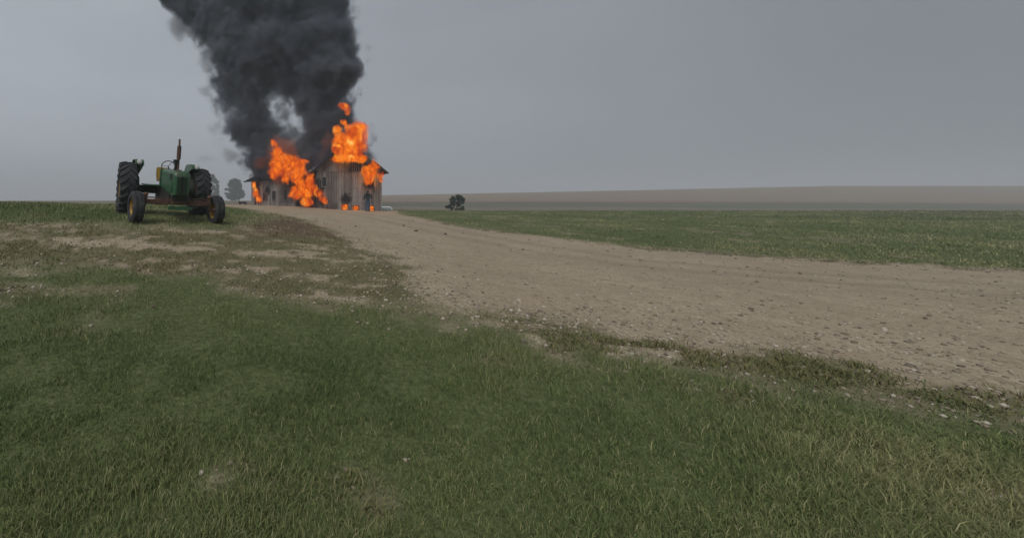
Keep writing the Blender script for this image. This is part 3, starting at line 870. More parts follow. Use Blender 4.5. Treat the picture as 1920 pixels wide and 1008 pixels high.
stw = MB().tube([(-1.66, 0, 1.45), (-1.95, 0, 1.62)], .02, 8)
ring = [Vector((-1.95, 0, 1.62)) + Vector((.09 * math.cos(a), .20 * math.sin(a), .17 * math.cos(a))) for a in np.linspace(0, 2 * math.pi, 25)]
stw.tube(ring, .014, 6, False)
for a in (0.5, 2.6, 4.7): stw.tube([(-1.95, 0, 1.62), Vector((-1.95, 0, 1.62)) + Vector((.09 * math.cos(a), .20 * math.sin(a), .17 * math.cos(a)))], .008, 6)
stw.build('steering_wheel', M_black, tractor, smooth=40)
MB().box((-2.0, 0, .99), (.9, 1.40, .03)).build('platform', M_green, tractor)
seat = MB().box((-2.5, 0, 1.16), (.44, .46, .10)).box((-2.72, 0, 1.38), (.10, .46, .40), Matrix.Rotation(-.15, 3, 'Y')).box((-2.55, 0, 1.05), (.2, .2, .15))
seat.build('seat', material('worn_yellow_seat', (.35, .22, .03), .6, .2), tractor, bevel=.03)
for sgn in (1, -1):
    fe = []
    for t in np.linspace(0, 1, 13):                                   # flat-topped fender curving down at front and back
        a = math.radians(52 + 100 * t)
        xx, zz = .86 * math.cos(a), min(.98 * math.sin(a), .90)
        fe.append((-2.35 + xx, .825 + zz + .03))
    f_ = MB()
    rings = [[Vector((x_, sgn * .72, z_)), Vector((x_, sgn * .97, z_)), Vector((x_, sgn * .97, z_ - .025)), Vector((x_, sgn * .72, z_ - .025))] for x_, z_ in fe]
    f_.loft(rings, True)
    side = [(x_, z_ - .02) for x_, z_ in fe]
    n_ = len(side)
    f_.add([(x_, sgn * .72, z_) for x_, z_ in side] + [(x_, sgn * .735, z_) for x_, z_ in side], [tuple(range(n_)), tuple(range(2 * n_ - 1, n_ - 1, -1))] + [(i, i + 1, i + 1 + n_, i + n_) for i in range(n_ - 1)])
    fo = f_.build('fender', M_green, tractor, smooth=35)
    MB().lathe([(-.03, 0), (-.03, .07), (.03, .085), (.05, .085), (.05, .07)], 18, 'X', (-1.86, sgn * .84, 1.66)).build('headlight', M_green, fo, smooth=40)
    MB().lathe([(.045, .072), (.055, .05), (.058, 0)], 16, 'X', (-1.83, sgn * .86, 1.68)).build('headlight_lens', M_lamp, fo, smooth=40)

# ------------------------------------------------------------------ the person watching
def skin(name, joints, edges, m, parent, sub=2, root=0):
    keys = list(joints)
    me = bpy.data.meshes.new(name)
    me.from_pydata([joints[k][0] for k in keys], [(keys.index(a), keys.index(b)) for a, b in edges], [])
    o = bpy.data.objects.new(name, me); COL.objects.link(o)
    o.modifiers.new('s', 'SKIN')
    for i, k in enumerate(keys):
        r = joints[k][1]; me.skin_vertices[0].data[i].radius = r if hasattr(r, '__len__') else (r, r)
        me.skin_vertices[0].data[i].use_root = (i == root)
    sd = o.modifiers.new('d', 'SUBSURF'); sd.levels = sd.render_levels = sub
    dg = bpy.context.evaluated_depsgraph_get()
    out = bpy.data.meshes.new_from_object(o.evaluated_get(dg)); out.name = name
    bpy.data.objects.remove(o); bpy.data.meshes.remove(me)
    out.shade_smooth(); out.materials.clear()
    return out

M_skin = material('skin', (.42, .25, .18), .6, .1)
M_hood = material('charcoal_sweatshirt', (.020, .023, .027), .95, .25, 10)
M_jean = material('blue_denim', (.045, .075, .125), .95, .3, 12)
M_boot = material('brown_boot_leather', (.03, .022, .017), .7, .3)
M_cap = material('dark_cap_cloth', (.022, .014, .014), .95, .2)
px_, py_ = (689.5 - CX) / F * 31.6, 31.6
person = empty('person', (px_, py_, gz(px_, py_) - .005))
person.rotation_euler = (0, 0, math.radians(-6)); person.scale = (1.16, 1.1, 1.02)
tag(person, 'person seen from behind in dark hooded sweatshirt, blue jeans and cap', 'person')
J = dict(pelvis=((0, 0, .93), (.15, .11)), spine=((0, .01, 1.13), (.14, .105)), chest=((0, .02, 1.33), (.17, .115)), neck=((0, .02, 1.48), .06), skull=((0, .04, 1.58), (.075, .085)), crown=((0, .045, 1.665), (.07, .085)),
         shl=((-.17, .0, 1.41), .07), ell=((-.27, -.05, 1.16), .052), wrl=((-.285, .04, .92), .034), pal=((-.285, .06, .85), (.022, .042)),
         shr=((.17, .0, 1.41), .07), elr=((.30, -.04, 1.17), .052), wrr=((.17, .18, 1.11), .034), par=((.11, .22, 1.11), (.042, .022)),
         hil=((-.09, 0, .86), .10), knl=((-.10, .05, .49), .068), anl=((-.095, -.03, .10), .045), tol=((-.10, .13, .035), .038),
         hir=((.09, 0, .86), .10), knr=((.095, .02, .49), .068), anr=((.075, .05, .10), .045), tor=((.085, .21, .035), .038))
E_ = [('pelvis', 'spine'), ('spine', 'chest'), ('chest', 'neck'), ('neck', 'skull'), ('skull', 'crown'), ('chest', 'shl'), ('shl', 'ell'), ('ell', 'wrl'), ('wrl', 'pal'), ('chest', 'shr'), ('shr', 'elr'), ('elr', 'wrr'), ('wrr', 'par'),
      ('pelvis', 'hil'), ('hil', 'knl'), ('knl', 'anl'), ('anl', 'tol'), ('pelvis', 'hir'), ('hir', 'knr'), ('knr', 'anr'), ('anr', 'tor')]
for side, base, dirv, spread in (('l', Vector((-.285, .065, .83)), Vector((0, .12, -1)), Vector((0, 1, .1))), ('r', Vector((.10, .225, 1.11)), Vector((-1, .25, -.1)), Vector((.0, .1, 1)))):
    dirv.normalize()
    for i, ln in enumerate((.062, .072, .068, .055)):
        b0 = base + spread * (.024 - .016 * i)
        curl = Vector((.35 if side == 'l' else 0, 0, 0)) + (Vector((0, .4, 0)) if side == 'r' else Vector((0, 0, 0)))
        p1 = b0 + dirv * ln * .6; p2 = p1 + (dirv + curl).normalized() * ln * .5
        J[f'f{side}{i}a'] = (tuple(b0), .0095); J[f'f{side}{i}b'] = (tuple(p1), .009); J[f'f{side}{i}c'] = (tuple(p2), .0075)
        E_ += [('pa' + side, f'f{side}{i}a'), (f'f{side}{i}a', f'f{side}{i}b'), (f'f{side}{i}b', f'f{side}{i}c')]
    t0 = J['pa' + side][0]; t0 = Vector(t0) + spread * .045; t1 = t0 + dirv * .04 + spread * .012
    J['t' + side + 'a'] = (tuple(t0), .011); J['t' + side + 'b'] = (tuple(t1), .009)
    E_ += [('pa' + side, 't' + side + 'a'), ('t' + side + 'a', 't' + side + 'b')]
body_me = skin('body', J, E_, M_skin, person)
bm = bmesh.new(); bm.from_mesh(body_me)                                # nose, brow, chin and ears on the head
for c, r in (((0, .135, 1.60), (.014, .022, .022)), ((-.083, .035, 1.605), (.012, .02, .03)), ((.083, .035, 1.605), (.012, .02, .03)), ((0, .105, 1.53), (.04, .03, .025)), ((0, .115, 1.645), (.05, .016, .012)), ((0, .122, 1.56), (.025, .010, .008)), ((-.03, .118, 1.625), (.012, .008, .008)), ((.03, .118, 1.625), (.012, .008, .008))):
    bmesh.ops.create_icosphere(bm, subdivisions=2, radius=1, matrix=Matrix.Translation(c) @ Matrix.Diagonal((*r, 1)))
bm.to_mesh(body_me); bm.free(); body_me.shade_smooth()
body_o = link('body', body_me, M_skin, person)
def grow(names, edges, k, extra=None):
    d = {n: (J[n][0], tuple(q * k + .008 for q in (J[n][1] if hasattr(J[n][1], '__len__') else (J[n][1],) * 2))) for n in names}
    if extra: d.update(extra)
    return d, [e for e in E_ if e[0] in names and e[1] in names] + edges
hj, he = grow(['chest', 'spine', 'shl', 'ell', 'shr', 'elr'], [('spine', 'hem'), ('ell', 'cul'), ('elr', 'cur'), ('chest', 'col')], 1.14,
              dict(hem=((0, .005, .80), (.19, .15)), cul=((-.283, .02, .96), .048), cur=((.19, .155, 1.12), .048), col=((0, -.005, 1.50), (.085, .085))))
ho = link('sweatshirt', skin('sweatshirt', hj, he, M_hood, person), M_hood, person)
hb = bmesh.new(); bmesh.ops.create_icosphere(hb, subdivisions=3, radius=1, matrix=Matrix.Translation((0, -.085, 1.46)) @ Matrix.Rotation(.5, 4, 'X') @ Matrix.Diagonal((.12, .055, .095, 1)))
hme = bpy.data.meshes.new('hood'); hb.to_mesh(hme); hb.free(); hme.shade_smooth(); link('hood', hme, M_hood, ho)
jj, je = grow(['pelvis', 'hil', 'knl', 'hir', 'knr'], [('knl', 'cfl'), ('knr', 'cfr'), ('pelvis', 'wst')], 1.12,
              dict(cfl=((-.095, -.02, .09), .075), cfr=((.075, .05, .09), .075), wst=((0, 0, 1.08), (.14, .11))))
link('jeans', skin('jeans', jj, je, M_jean, person), M_jean, person)
for sx_, yy in ((-.097, .04), (.08, .13)):
    bt = skin('boot', dict(a=((sx_, yy - .09, .12), .052), b=((sx_, yy - .09, .05), .05), c=((sx_, yy + .02, .045), (.045, .045)), d=((sx_, yy + .11, .035), (.048, .035))), [('a', 'b'), ('b', 'c'), ('c', 'd')], M_boot, person)
    link('boot', bt, M_boot, person)
cb = MB().lathe([(1.615, .0955), (1.66, .094), (1.70, .08), (1.725, .05), (1.735, 0)], 20, 'Z', (0, .04, 0)); cb.box((0, .155, 1.635), (.15, .11, .012), Matrix.Rotation(-.15, 3, 'X'))
link('cap', cb.mesh('cap', 40), M_cap, person)
hr = MB().lathe([(1.55, .06), (1.575, .083), (1.625, .0915)], 20, 'Z', (0, .028, 0)); link('hair', hr.mesh('hair', 60), material('short_dark_hair', (.03, .022, .018), .9, .3), person)

# ------------------------------------------------------------------ white car beyond the crest of the drive
M_white = material('white_car_paint', (.82, .83, .83), .25, .05, 4, spec=.5)
M_cglass = material('car_glass', (.24, .28, .28), .15, .15, 3, spec=.5)
M_red = material('red_tail_lamp', (.35, .02, .015), .3, .1)
M_tyre = material('car_tyre_rubber', (.02, .02, .021), .85, .2)
M_rim = material('alloy_rim', (.45, .45, .46), .4, .1, metal=.6)
cx_, cy_ = (725.5 - CX) / F * 42.5, 42.5
car = empty('car', (cx_, cy_, gz(cx_, cy_) - .01), math.radians(1))
tag(car, 'white car, only its roof and rear window showing beyond the drive', 'car')
def car_ring(y, w, z0, z1, tuck):
    return [Vector((-w * tuck, y, z1)), Vector((w * tuck, y, z1)), Vector((w, y, z1 - .10)), Vector((w, y, z0 + .15)), Vector((w * .95, y, z0)), Vector((-w * .95, y, z0)), Vector((-w, y, z0 + .15)), Vector((-w, y, z1 - .10))]
cb = MB().loft([car_ring(0, .76, .32, .80, .9), car_ring(.06, .82, .24, .95, .92), car_ring(.5, .87, .2, .98, .93), car_ring(1.6, .88, .2, .96, .93), car_ring(2.7, .87, .2, .93, .93), car_ring(3.7, .84, .22, .80, .92), car_ring(4.05, .75, .28, .68, .9), car_ring(4.12, .66, .34, .58, .9)])
car_b = cb.build('body', M_white, car, smooth=40, bevel=.02)
cab = MB().loft([[Vector((-w, y, z)) for w, y, z in ((.76, .12, .95),)] + [Vector(v) for v in ((.76, .12, .95), (.80, 1.5, .95), (.76, 3.0, .92), (-.76, 3.0, .92), (-.80, 1.5, .95))],
                 [Vector(v) for v in ((-.57, .52, 1.42), (.57, .52, 1.42), (.60, 1.3, 1.47), (.56, 2.05, 1.43), (-.56, 2.05, 1.43), (-.60, 1.3, 1.47))]])
cab.build('cabin', M_white, car, bevel=.03)
def quad_slab(pts, t=.012):
    p = [Vector(q) for q in pts]; n = (p[1] - p[0]).cross(p[3] - p[0]).normalized()
    return MB().loft([[q + n * -t for q in p], [q + n * t for q in p]])
quad_slab([(-.65, .165, 1.0), (.65, .165, 1.0), (.52, .46, 1.365), (-.52, .46, 1.365)], .022).build('rear_window', M_cglass, car)
quad_slab([(-.66, 2.88, .98), (.66, 2.88, .98), (.5, 2.15, 1.39), (-.5, 2.15, 1.39)], .03).build('windscreen', M_cglass, car)
for sg in (-1, 1):
    quad_slab([(sg * .765, .40, 1.0), (sg * .782, 2.75, .98), (sg * .59, 2.0, 1.39), (sg * .60, .62, 1.39)], .028).build('side_window', M_cglass, car)
    MB().box((sg * .70, .03, .80), (.20, .10, .20)).build('tail_light', M_red, car, bevel=.02)
    MB().box((sg * .62, 4.06, .62), (.26, .10, .12)).build('headlight', M_lamp, car, bevel=.02)
    MB().box((sg * .95, 2.35, 1.0), (.16, .10, .12)).build('wing_mirror', M_white, car, bevel=.02)
    for yy in (.75, 3.3):
        wh = empty('wheel'); wh.parent = car; wh.location = (sg * .78, yy, .31)
        MB().lathe([(-.09, .2), (-.1, .27), (-.08, .31), (.08, .31), (.1, .27), (.09, .2), (-.09, .2)], 28, 'X').build('tyre', M_tyre, wh, smooth=40)
        MB().lathe([(-.08, .205), (-.03, .19), (0, .1), (0, 0), (.03, 0), (.03, .1), (.05, .19), (.08, .205), (-.08, .205)], 24, 'X').build('rim', M_rim, wh, smooth=40)
MB().box((0, -.02, .45), (1.5, .12, .22)).build('bumper', M_white, car, bevel=.03)
MB().box((0, -.015, .72), (.42, .03, .12)).build('number_plate', M_lamp, car)

# ------------------------------------------------------------------ low black cart at the far left of the drive
kx, ky = (455 - CX) / F * 45, 45.0
cart = empty('flat_cart', (kx, ky, gz(kx, ky)))
tag(cart, 'low black flatbed cart left of the burning wing, below the round tree', 'cart')
MB().box((0, 0, .27), (.86, .6, .16)).box((0, 0, .17), (.7, .5, .06)).build('deck', M_black, cart, bevel=.01)
MB().tube([(-.42, 0, .3), (-.46, 0, .5)], .03, 8).box((-.46, 0, .5), (.10, .34, .05)).build('push_handle', M_black, cart)
MB().tube([(.4, 0, .12), (.72, 0, .06)], .025, 8).build('drawbar', M_rust, cart)
for sx_ in (-.3, .3):
    for sy in (-.27, .27):
        MB().lathe([(-.03, .05), (-.035, .10), (0, .11), (.035, .10), (.03, .05), (-.03, .05)], 18, 'Y', (sx_, sy, .105)).build('wheel', M_black, cart, smooth=40)

# ------------------------------------------------------------------ trees and the shrub
def leaf_material(name, a, b_):
    m = bpy.data.materials.new(name); nt, N, L = NT(m)
    b = N['Principled BSDF']; b.inputs['Roughness'].default_value = .8; b.inputs['Specular IOR Level'].default_value = .2
    t = N.new('ShaderNodeAttribute'); t.attribute_name = 'tint'
    nz = noise_node(N, L, N.new('ShaderNodeNewGeometry').outputs['Position'], .8, 3)
    L.new(mixc(N, L, mnode(N, L, 'MULTIPLY_ADD', nz, .5, mnode(N, L, 'MULTIPLY', t.outputs['Fac'], .6), clamp=True), a, b_), b.inputs['Base Color'])
    return m
M_bark = material('grey_brown_bark', (.07, .058, .045), .95, .3, 5, bump=.4)
M_leaf = leaf_material('oak_foliage', (.030, .047, .022), (.105, .135, .06))
M_leaf2 = leaf_material('shrub_foliage', (.012, .024, .012), (.04, .062, .028))

def leaves_mesh(name, centres, radii, count, size, rng):
    k = rng.integers(0, len(centres), count)
    v = rng.normal(size=(count, 3)); v /= np.linalg.norm(v, axis=1)[:, None]
    r = rng.random(count) ** (1 / 2.2)
    c = centres[k] + v * (r * radii[k])[:, None] * np.array([1, 1, .8])
    a = rng.normal(size=(count, 3)); a /= np.linalg.norm(a, axis=1)[:, None]
    b = np.cross(a, rng.normal(size=(count, 3))); b /= np.linalg.norm(b, axis=1)[:, None]
    s = size * (.6 + .8 * rng.random(count))[:, None]
    vs = np.stack([c - a * s, c - b * s * .55, c + a * s, c + b * s * .55], 1).reshape(-1, 3)
    me = bpy.data.meshes.new(name)
    me.vertices.add(len(vs)); me.loops.add(count * 4); me.polygons.add(count)
    me.vertices.foreach_set('co', vs.ravel()); me.loops.foreach_set('vertex_index', np.arange(count * 4)); me.polygons.foreach_set('loop_start', np.arange(count) * 4)
    at = me.attributes.new('tint', 'FLOAT', 'POINT'); at.data.foreach_set('value', np.repeat(rng.random(count), 4).astype(np.float32))
    me.update(calc_edges=True)
    return me

def tree(name, loc, height, width, label, cat, seed, m=M_leaf, nleaf=9000, size=.2, group=None, low=.12, puffs=60):
    rng = np.random.default_rng(seed)
    t = empty(name, loc); tag(t, label, cat, group)
    tr = MB(); H = height
    tr.tube([(0, 0, -.3), (.05, 0, H * .15), (-.05, .08, H * .4), (.1, 0, H * .7), (.0, 0, H * .9)], [H * .04, H * .032, H * .024, H * .014, H * .005], 9)
    cs, rs = [], []
    for i in range(puffs):
        u = rng.random(); z = H * (low + (1 - low) * (.05 + .93 * u))
        prof = math.sin(math.pi * min(1, max(0, (z / H - low * .5) / (1.02 - low * .5))) ** .75) ** .75
        a = rng.random() * 2 * math.pi; rr = width / 2 * prof * math.sqrt(rng.random()) * .92
        p = np.array([rr * math.cos(a), rr * math.sin(a), z]); cs.append(p); rs.append(width * (.055 + .065 * rng.random()))
        if i % 3 == 0:
            z0 = z * (.35 + .3 * rng.random()); q = Vector(p); s0 = Vector((0, 0, z0))
            tr.tube([s0, s0.lerp(q, .5) + Vector((0, 0, -.03 * H)), q], [H * .012, H * .008, H * .003], 6)
    tr.build('trunk', M_bark, t, smooth=50)
    link('crown', leaves_mesh('crown', np.array(cs), np.array(rs), nleaf, size, rng), m, t)
    return t
def tree_at(px, d, **k):
    x = (px - CX) / F * d
    return tree(loc=(x, d, gz(x, d) - .2), **k)
tree_at(441, 225, name='tree', height=13.2, width=13.0, label='round hazy tree standing alone in the field left of the barn', cat='tree', seed=4, group='trees in the far field', low=.03, nleaf=22000, size=.30, puffs=115)
tree_at(395, 220, name='tree', height=15.4, width=12.0, label='hazy tree half hidden behind the rear wheel of the tractor', cat='tree', seed=9, group='trees in the far field', low=.12, nleaf=15000, size=.30, puffs=80)
tree_at(857, 62, name='shrub', height=4.3, width=3.6, label='dark green shrub at the edge of the verge on the right', cat='shrub', seed=12, m=M_leaf2, low=.0, nleaf=9000, size=.11, puffs=60)

# ------------------------------------------------------------------ grass, weeds, stones, clods
def blades(name, x, y, h, w, lean, tint, m):
    n = len(x); z = ground_z(x, y) - .006
    a = RNG.random(n) * 2 * np.pi; b = RNG.random(n) * 2 * np.pi
    dx, dy = np.cos(a) * w / 2, np.sin(a) * w / 2
    lx, ly = np.cos(b) * lean * h, np.sin(b) * lean * h
    v = np.empty((n, 5, 3))
    v[:, 0] = np.stack([x - dx, y - dy, z], -1); v[:, 1] = np.stack([x + dx, y + dy, z], -1)
    v[:, 2] = np.stack([x + dx * .75 + lx * .35, y + dy * .75 + ly * .35, z + h * .6], -1)
    v[:, 3] = np.stack([x - dx * .75 + lx * .35, y - dy * .75 + ly * .35, z + h * .6], -1)
    v[:, 4] = np.stack([x + lx, y + ly, z + h * np.sqrt(np.clip(1 - lean ** 2 * .5, .2, 1))], -1)
    i = np.arange(n)[:, None] * 5
    loops = np.concatenate([i + [0, 1, 2, 3], i + [3, 2, 4]], 1).ravel()
    start = (np.arange(n)[:, None] * 7 + [0, 4]).ravel()
    me = bpy.data.meshes.new(name)
    me.vertices.add(n * 5); me.loops.add(n * 7); me.polygons.add(n * 2)
    me.vertices.foreach_set('co', v.ravel()); me.loops.foreach_set('vertex_index', loops); me.polygons.foreach_set('loop_start', start)
    at = me.attributes.new('tint', 'FLOAT', 'POINT'); at.data.foreach_set('value', np.repeat(tint, 5).astype(np.float32))
    me.update(calc_edges=True)
    return link(name, me, m)

def blade_material(name, stops):
    m = bpy.data.materials.new(name); nt, N, L = NT(m)
    b = N['Principled BSDF']; b.inputs['Roughness'].default_value = .7; b.inputs['Specular IOR Level'].default_value = .25
    t = N.new('ShaderNodeAttribute'); t.attribute_name = 'tint'
    L.new(ramp(N, L, t.outputs['Fac'], stops), b.inputs['Base Color'])
    return m
NB = 560000
q0, q1, ex = 1.05 ** -.25, 52 ** -.25, -.25
by_ = (q0 + (q1 - q0) * RNG.random(NB)) ** (1 / ex)
bx_ = (-1.0 + 3.05 * RNG.random(NB)) * by_
dr, lu, we, br = zones(bx_, by_)
dist = np.hypot(bx_, by_)
clump = fbm(bx_ * 3.1, by_ * 3.1, 0, 77, 3)
keep = RNG.random(NB) < lu * (.45 + .9 * sstep(.3, .6, clump))
x, y, cl, d_ = bx_[keep], by_[keep], clump[keep], dist[keep]
tall = fbm(x * .6, y * .6, 0, 55, 3); dryp = fbm(x * .22, y * .35, 0, 58, 4)
turf_near = sstep(7.5, 9.5, y) * sstep(24, 14, y) * sstep(3, -1.0, x)
h = (.014 + .030 * RNG.random(len(x)) + .022 * sstep(.45, .7, tall) + .028 * sstep(.4, .7, cl) + 0.03 * sstep(.58, .74, fbm(x * 1.7, y * 1.7, 0, 83, 3)) * RNG.random(len(x)) + (RNG.random(len(x)) < .02) * .05 + .03 * turf_near) * np.clip(.75 + d_ * .02, .75, 1.2)
tint = np.clip(.15 + .55 * RNG.random(len(x)) + (tall - .5) * .7 + (dryp - .47) * 1.3 + (RNG.random(len(x)) < .12) * .55, 0, 1)
M_grass = blade_material('green_grass', [(0, (.065, .098, .032)), (.40, (.125, .170, .055)), (.72, (.215, .235, .095)), (1, (.36, .33, .17))])
tag(blades('lawn_grass', x, y, h, np.maximum(.0032, .00085 * d_) * (.7 + .7 * RNG.random(len(x))), .25 + .7 * RNG.random(len(x)), tint, M_grass), 'short green lawn grass in front of and around the drive', 'grass', kind='stuff')
keep = (RNG.random(NB) < (we * 1.0 + br * .5) * (.25 + sstep(.38, .62, clump)) * (1 - lu) * (1 - dr)) & (by_ < 24)
x, y, d_ = bx_[keep], by_[keep], dist[keep]; bb = br[keep]
pt = fbm(x * .8, y * .8, 0, 91, 3)
h = .018 + .035 * RNG.random(len(x)) + .03 * sstep(.5, .7, pt)
tint = np.clip(.1 + .45 * RNG.random(len(x)) + (pt - .45) * .5 + bb * .42 + (RNG.random(len(x)) < .06) * .3, 0, 1)
M_weed = blade_material('weeds_and_dry_stalks', [(0, (.065, .085, .03)), (.35, (.14, .155, .055)), (.6, (.215, .19, .085)), (.8, (.18, .12, .078)), (1, (.32, .25, .165))])
tag(blades('weeds', x, y, h, np.maximum(.007, .0011 * d_) * (.7 + .8 * RNG.random(len(x))), .5 + .9 * RNG.random(len(x)), tint, M_weed), 'patchy weeds and dry stalks growing through the gravel', 'weeds', kind='stuff')

ico = bmesh.new(); bmesh.ops.create_icosphere(ico, subdivisions=1, radius=1)
iv = np.array([v.co[:] for v in ico.verts]); ifc = np.array([[v.index for v in f.verts] for f in ico.faces]); ico.free()
NS = 85000
sy_ = (1.9 ** -.9 + (22 ** -.9 - 1.9 ** -.9) * RNG.random(NS)) ** (1 / -.9)
sx_ = (-.95 + 2.95 * RNG.random(NS)) * sy_
dr, lu, we, br = zones(sx_, sy_)
edge = np.exp(-((sdist(DRIVE, sx_, sy_) - .2) / .8) ** 2)
keep = RNG.random(NS) < np.clip((1 - lu) * ((1 - we * .7) * (1 - dr) * .75 + dr * .13 + edge * .5) * (1 - br * .7) * (.25 + .75 * sstep(3.0, 5.0, sy_)), 0, 1)
sx_, sy_ = sx_[keep], sy_[keep]; n = len(sx_)
sz = (.005 + .017 * RNG.random(n) ** 3.2) * np.clip(.8 + sy_ * .06, .8, 1.6)
sc3 = sz[:, None] * (.7 + .6 * RNG.random((n, 3))) * np.array([1.15, 1.15, .75])
rot = RNG.random(n) * 2 * np.pi
loc = iv[None] * (1 + .35 * (RNG.random((n, 12, 1)) - .5)) * sc3[:, None]
vx = loc[..., 0] * np.cos(rot)[:, None] - loc[..., 1] * np.sin(rot)[:, None] + sx_[:, None]
vy = loc[..., 0] * np.sin(rot)[:, None] + loc[..., 1] * np.cos(rot)[:, None] + sy_[:, None]
vz = loc[..., 2] + (ground_z(sx_, sy_) + sz * .25)[:, None]
me = bpy.data.meshes.new('gravel_stones')
nf = n * 20
me.vertices.add(n * 12); me.loops.add(nf * 3); me.polygons.add(nf)
me.vertices.foreach_set('co', np.stack([vx, vy, vz], -1).ravel())
me.loops.foreach_set('vertex_index', (ifc[None] + np.arange(n)[:, None, None] * 12).ravel()); me.polygons.foreach_set('loop_start', np.arange(nf) * 3)
at = me.attributes.new('tint', 'FLOAT', 'POINT'); at.data.foreach_set('value', np.repeat(RNG.random(n), 12).astype(np.float32))
me.update(calc_edges=True)
M_stone = blade_material('pale_gravel_stone', [(0, (.13, .105, .08)), (.4, (.27, .22, .165)), (.8, (.38, .32, .255)), (1, (.50, .45, .38))])
tag(link('gravel_stones', me, M_stone), 'pale gravel stones scattered over the drive and the bare patches', 'gravel', kind='stuff')

M_clod = material('dark_earth_clod', (.045, .036, .03), .95, .4, 10)
for i, (cpx, cpy, r, clab) in enumerate(((757, 422, .04, 'small dark clod on the gravel drive, nearest of the clods to the white car'), (780, 433.5, .06, 'largest dark clod of earth lying on the gravel drive'),
                                       (835, 438.5, .045, 'dark clod on the gravel drive, rightmost of the clods'), (667, 424, .034, 'small dark clod on the gravel drive, leftmost of the clods'))):
    gx_, gy_ = U(cpx, cpy)
    b_ = bmesh.new(); bmesh.ops.create_icosphere(b_, subdivisions=2, radius=r)
    for v in b_.verts:
        k = .6 + .8 * float(fbm(v.co.x * 22 + i * 9, v.co.y * 22, v.co.z * 22, 3, 2)); v.co = v.co * k; v.co.z *= .7; v.co.x *= 1.3
    cme = bpy.data.meshes.new('dirt_clod'); b_.to_mesh(cme); b_.free()
    o = link('dirt_clod', cme, M_clod); o.location = (gx_, gy_, gz(gx_, gy_) + r * .3)
    tag(o, clab, 'clod', 'clods on the drive')

# ------------------------------------------------------------------ damp air
M_haze = bpy.data.materials.new('damp_air'); nt, N, L = NT(M_haze); N.clear()
ho_ = N.new('ShaderNodeOutputMaterial'); hv = N.new('ShaderNodeVolumePrincipled')
hv.inputs['Density'].default_value = .0019; hv.inputs['Color'].default_value = (.78, .83, .89, 1); hv.inputs['Anisotropy'].default_value = .0
L.new(hv.outputs[0], ho_.inputs['Volume'])
tag(MB().box((0, 0, 14), (3100, 3100, 68)).build('haze', M_haze), 'damp grey air hanging over the farm and the fields', 'haze', kind='stuff')
#@@OBJECTSEND
# ------------------------------------------------------------------ smoke and flames
def pf(px, py, rpx, d, ry=None, thick=None):
    k = d / F
    rx = rpx * k; rz = (ry if ry else rpx) * k
    return (P(px, py, d), (rx, (thick if thick else (rx + rz) * .5), rz))

smoke_puffs = [
    # column from the gabled end
    pf(660, 285, 40, 37.5), pf(690, 296, 24, 35.0), pf(704, 290, 15, 33.8), pf(694, 262, 13, 34), pf(692, 240, 10, 34.2), pf(712, 298, 10, 33.6), pf(698, 300, 16, 33.8), pf(672, 248, 24, 36.5), pf(620, 285, 45, 37.5), pf(598, 300, 34, 37),
    pf(606, 240, 50, 38), pf(640, 215, 36, 37), pf(652, 180, 26, 36.5), pf(600, 190, 52, 38.5), pf(612, 145, 58, 38), pf(640, 115, 46, 37), pf(662, 100, 26, 36),
    pf(648, 145, 24, 36), pf(620, 70, 52, 38), pf(640, 45, 30, 37.5), pf(570, 95, 62, 39.5), pf(560, 150, 44, 40), pf(630, 5, 34, 38.5), pf(560, 25, 66, 40), pf(520, 90, 60, 41),
    pf(610, -40, 60, 40), pf(540, -60, 75, 42), pf(560, -130, 80, 43),
    # column from the long low wing
    pf(505, 305, 36, 41), pf(482, 318, 28, 42.5), pf(545, 300, 34, 40), pf(572, 290, 30, 38.5), pf(470, 290, 20, 43), pf(478, 268, 38, 42.5), pf(448, 240, 34, 43), pf(430, 212, 26, 43), pf(470, 225, 40, 42.5),
    pf(440, 180, 34, 43), pf(474, 185, 34, 42), pf(462, 140, 48, 42.5), pf(420, 130, 26, 43), pf(500, 130, 44, 42), pf(438, 92, 46, 43), pf(480, 70, 56, 43), pf(430, 40, 54, 44), pf(395, 18, 40, 44),
    pf(365, 0, 36, 44.5), pf(470, 10, 60, 43), pf(400, -50, 66, 45), pf(470, -80, 80, 45), pf(350, -90, 70, 46), pf(440, -160, 90, 46),
    pf(530, 272, 24, 41.5), pf(588, 262, 30, 39), pf(516, 158, 28, 41), pf(496, 205, 24, 42), pf(580, 215, 24, 39), pf(498, 245, 26, 42), pf(508, 225, 15, 42), pf(512, 252, 15, 42), pf(546, 172, 24, 40), pf(566, 200, 14, 39.5), pf(512, 240, 25, 41.5), pf(504, 212, 20, 41.5), pf(538, 166, 24, 41), pf(542, 272, 20, 40), pf(560, 190, 22, 40), pf(572, 216, 20, 39.5), pf(590, 318, 12, 34.6), pf(522, 192, 15, 41), pf(534, 212, 14, 41), pf(550, 240, 14, 41), pf(514, 184, 16, 41), pf(562, 228, 14, 40.5), pf(520, 250, 16, 41),
    pf(672, 108, 18, 36), pf(676, 92, 14, 36), pf(655, 150, 14, 36), pf(526, 226, 13, 41.5), pf(556, 216, 12, 40.5), pf(560, 252, 14, 40.5), pf(538, 186, 16, 41), pf(470, 306, 22, 42), pf(462, 322, 12, 42.6),
    pf(412, 150, 24, 43.5), pf(412, 200, 24, 43.5), pf(405, 110, 24, 44), pf(385, 55, 34, 44.5), pf(355, 20, 34, 45), pf(425, 250, 20, 43.5), pf(335, -30, 50, 46), pf(560, 285, 26, 40),
    pf(492, 330, 17, 41), pf(520, 330, 16, 39.5), pf(552, 326, 16, 38), pf(582, 305, 20, 36.5), pf(606, 300, 18, 35.2), pf(575, 318, 14, 35.6), pf(625, 278, 18, 35.2),
]
smoke_puffs = [(c, tuple(q * 1.2 for q in r)) for c, r in smoke_puffs]
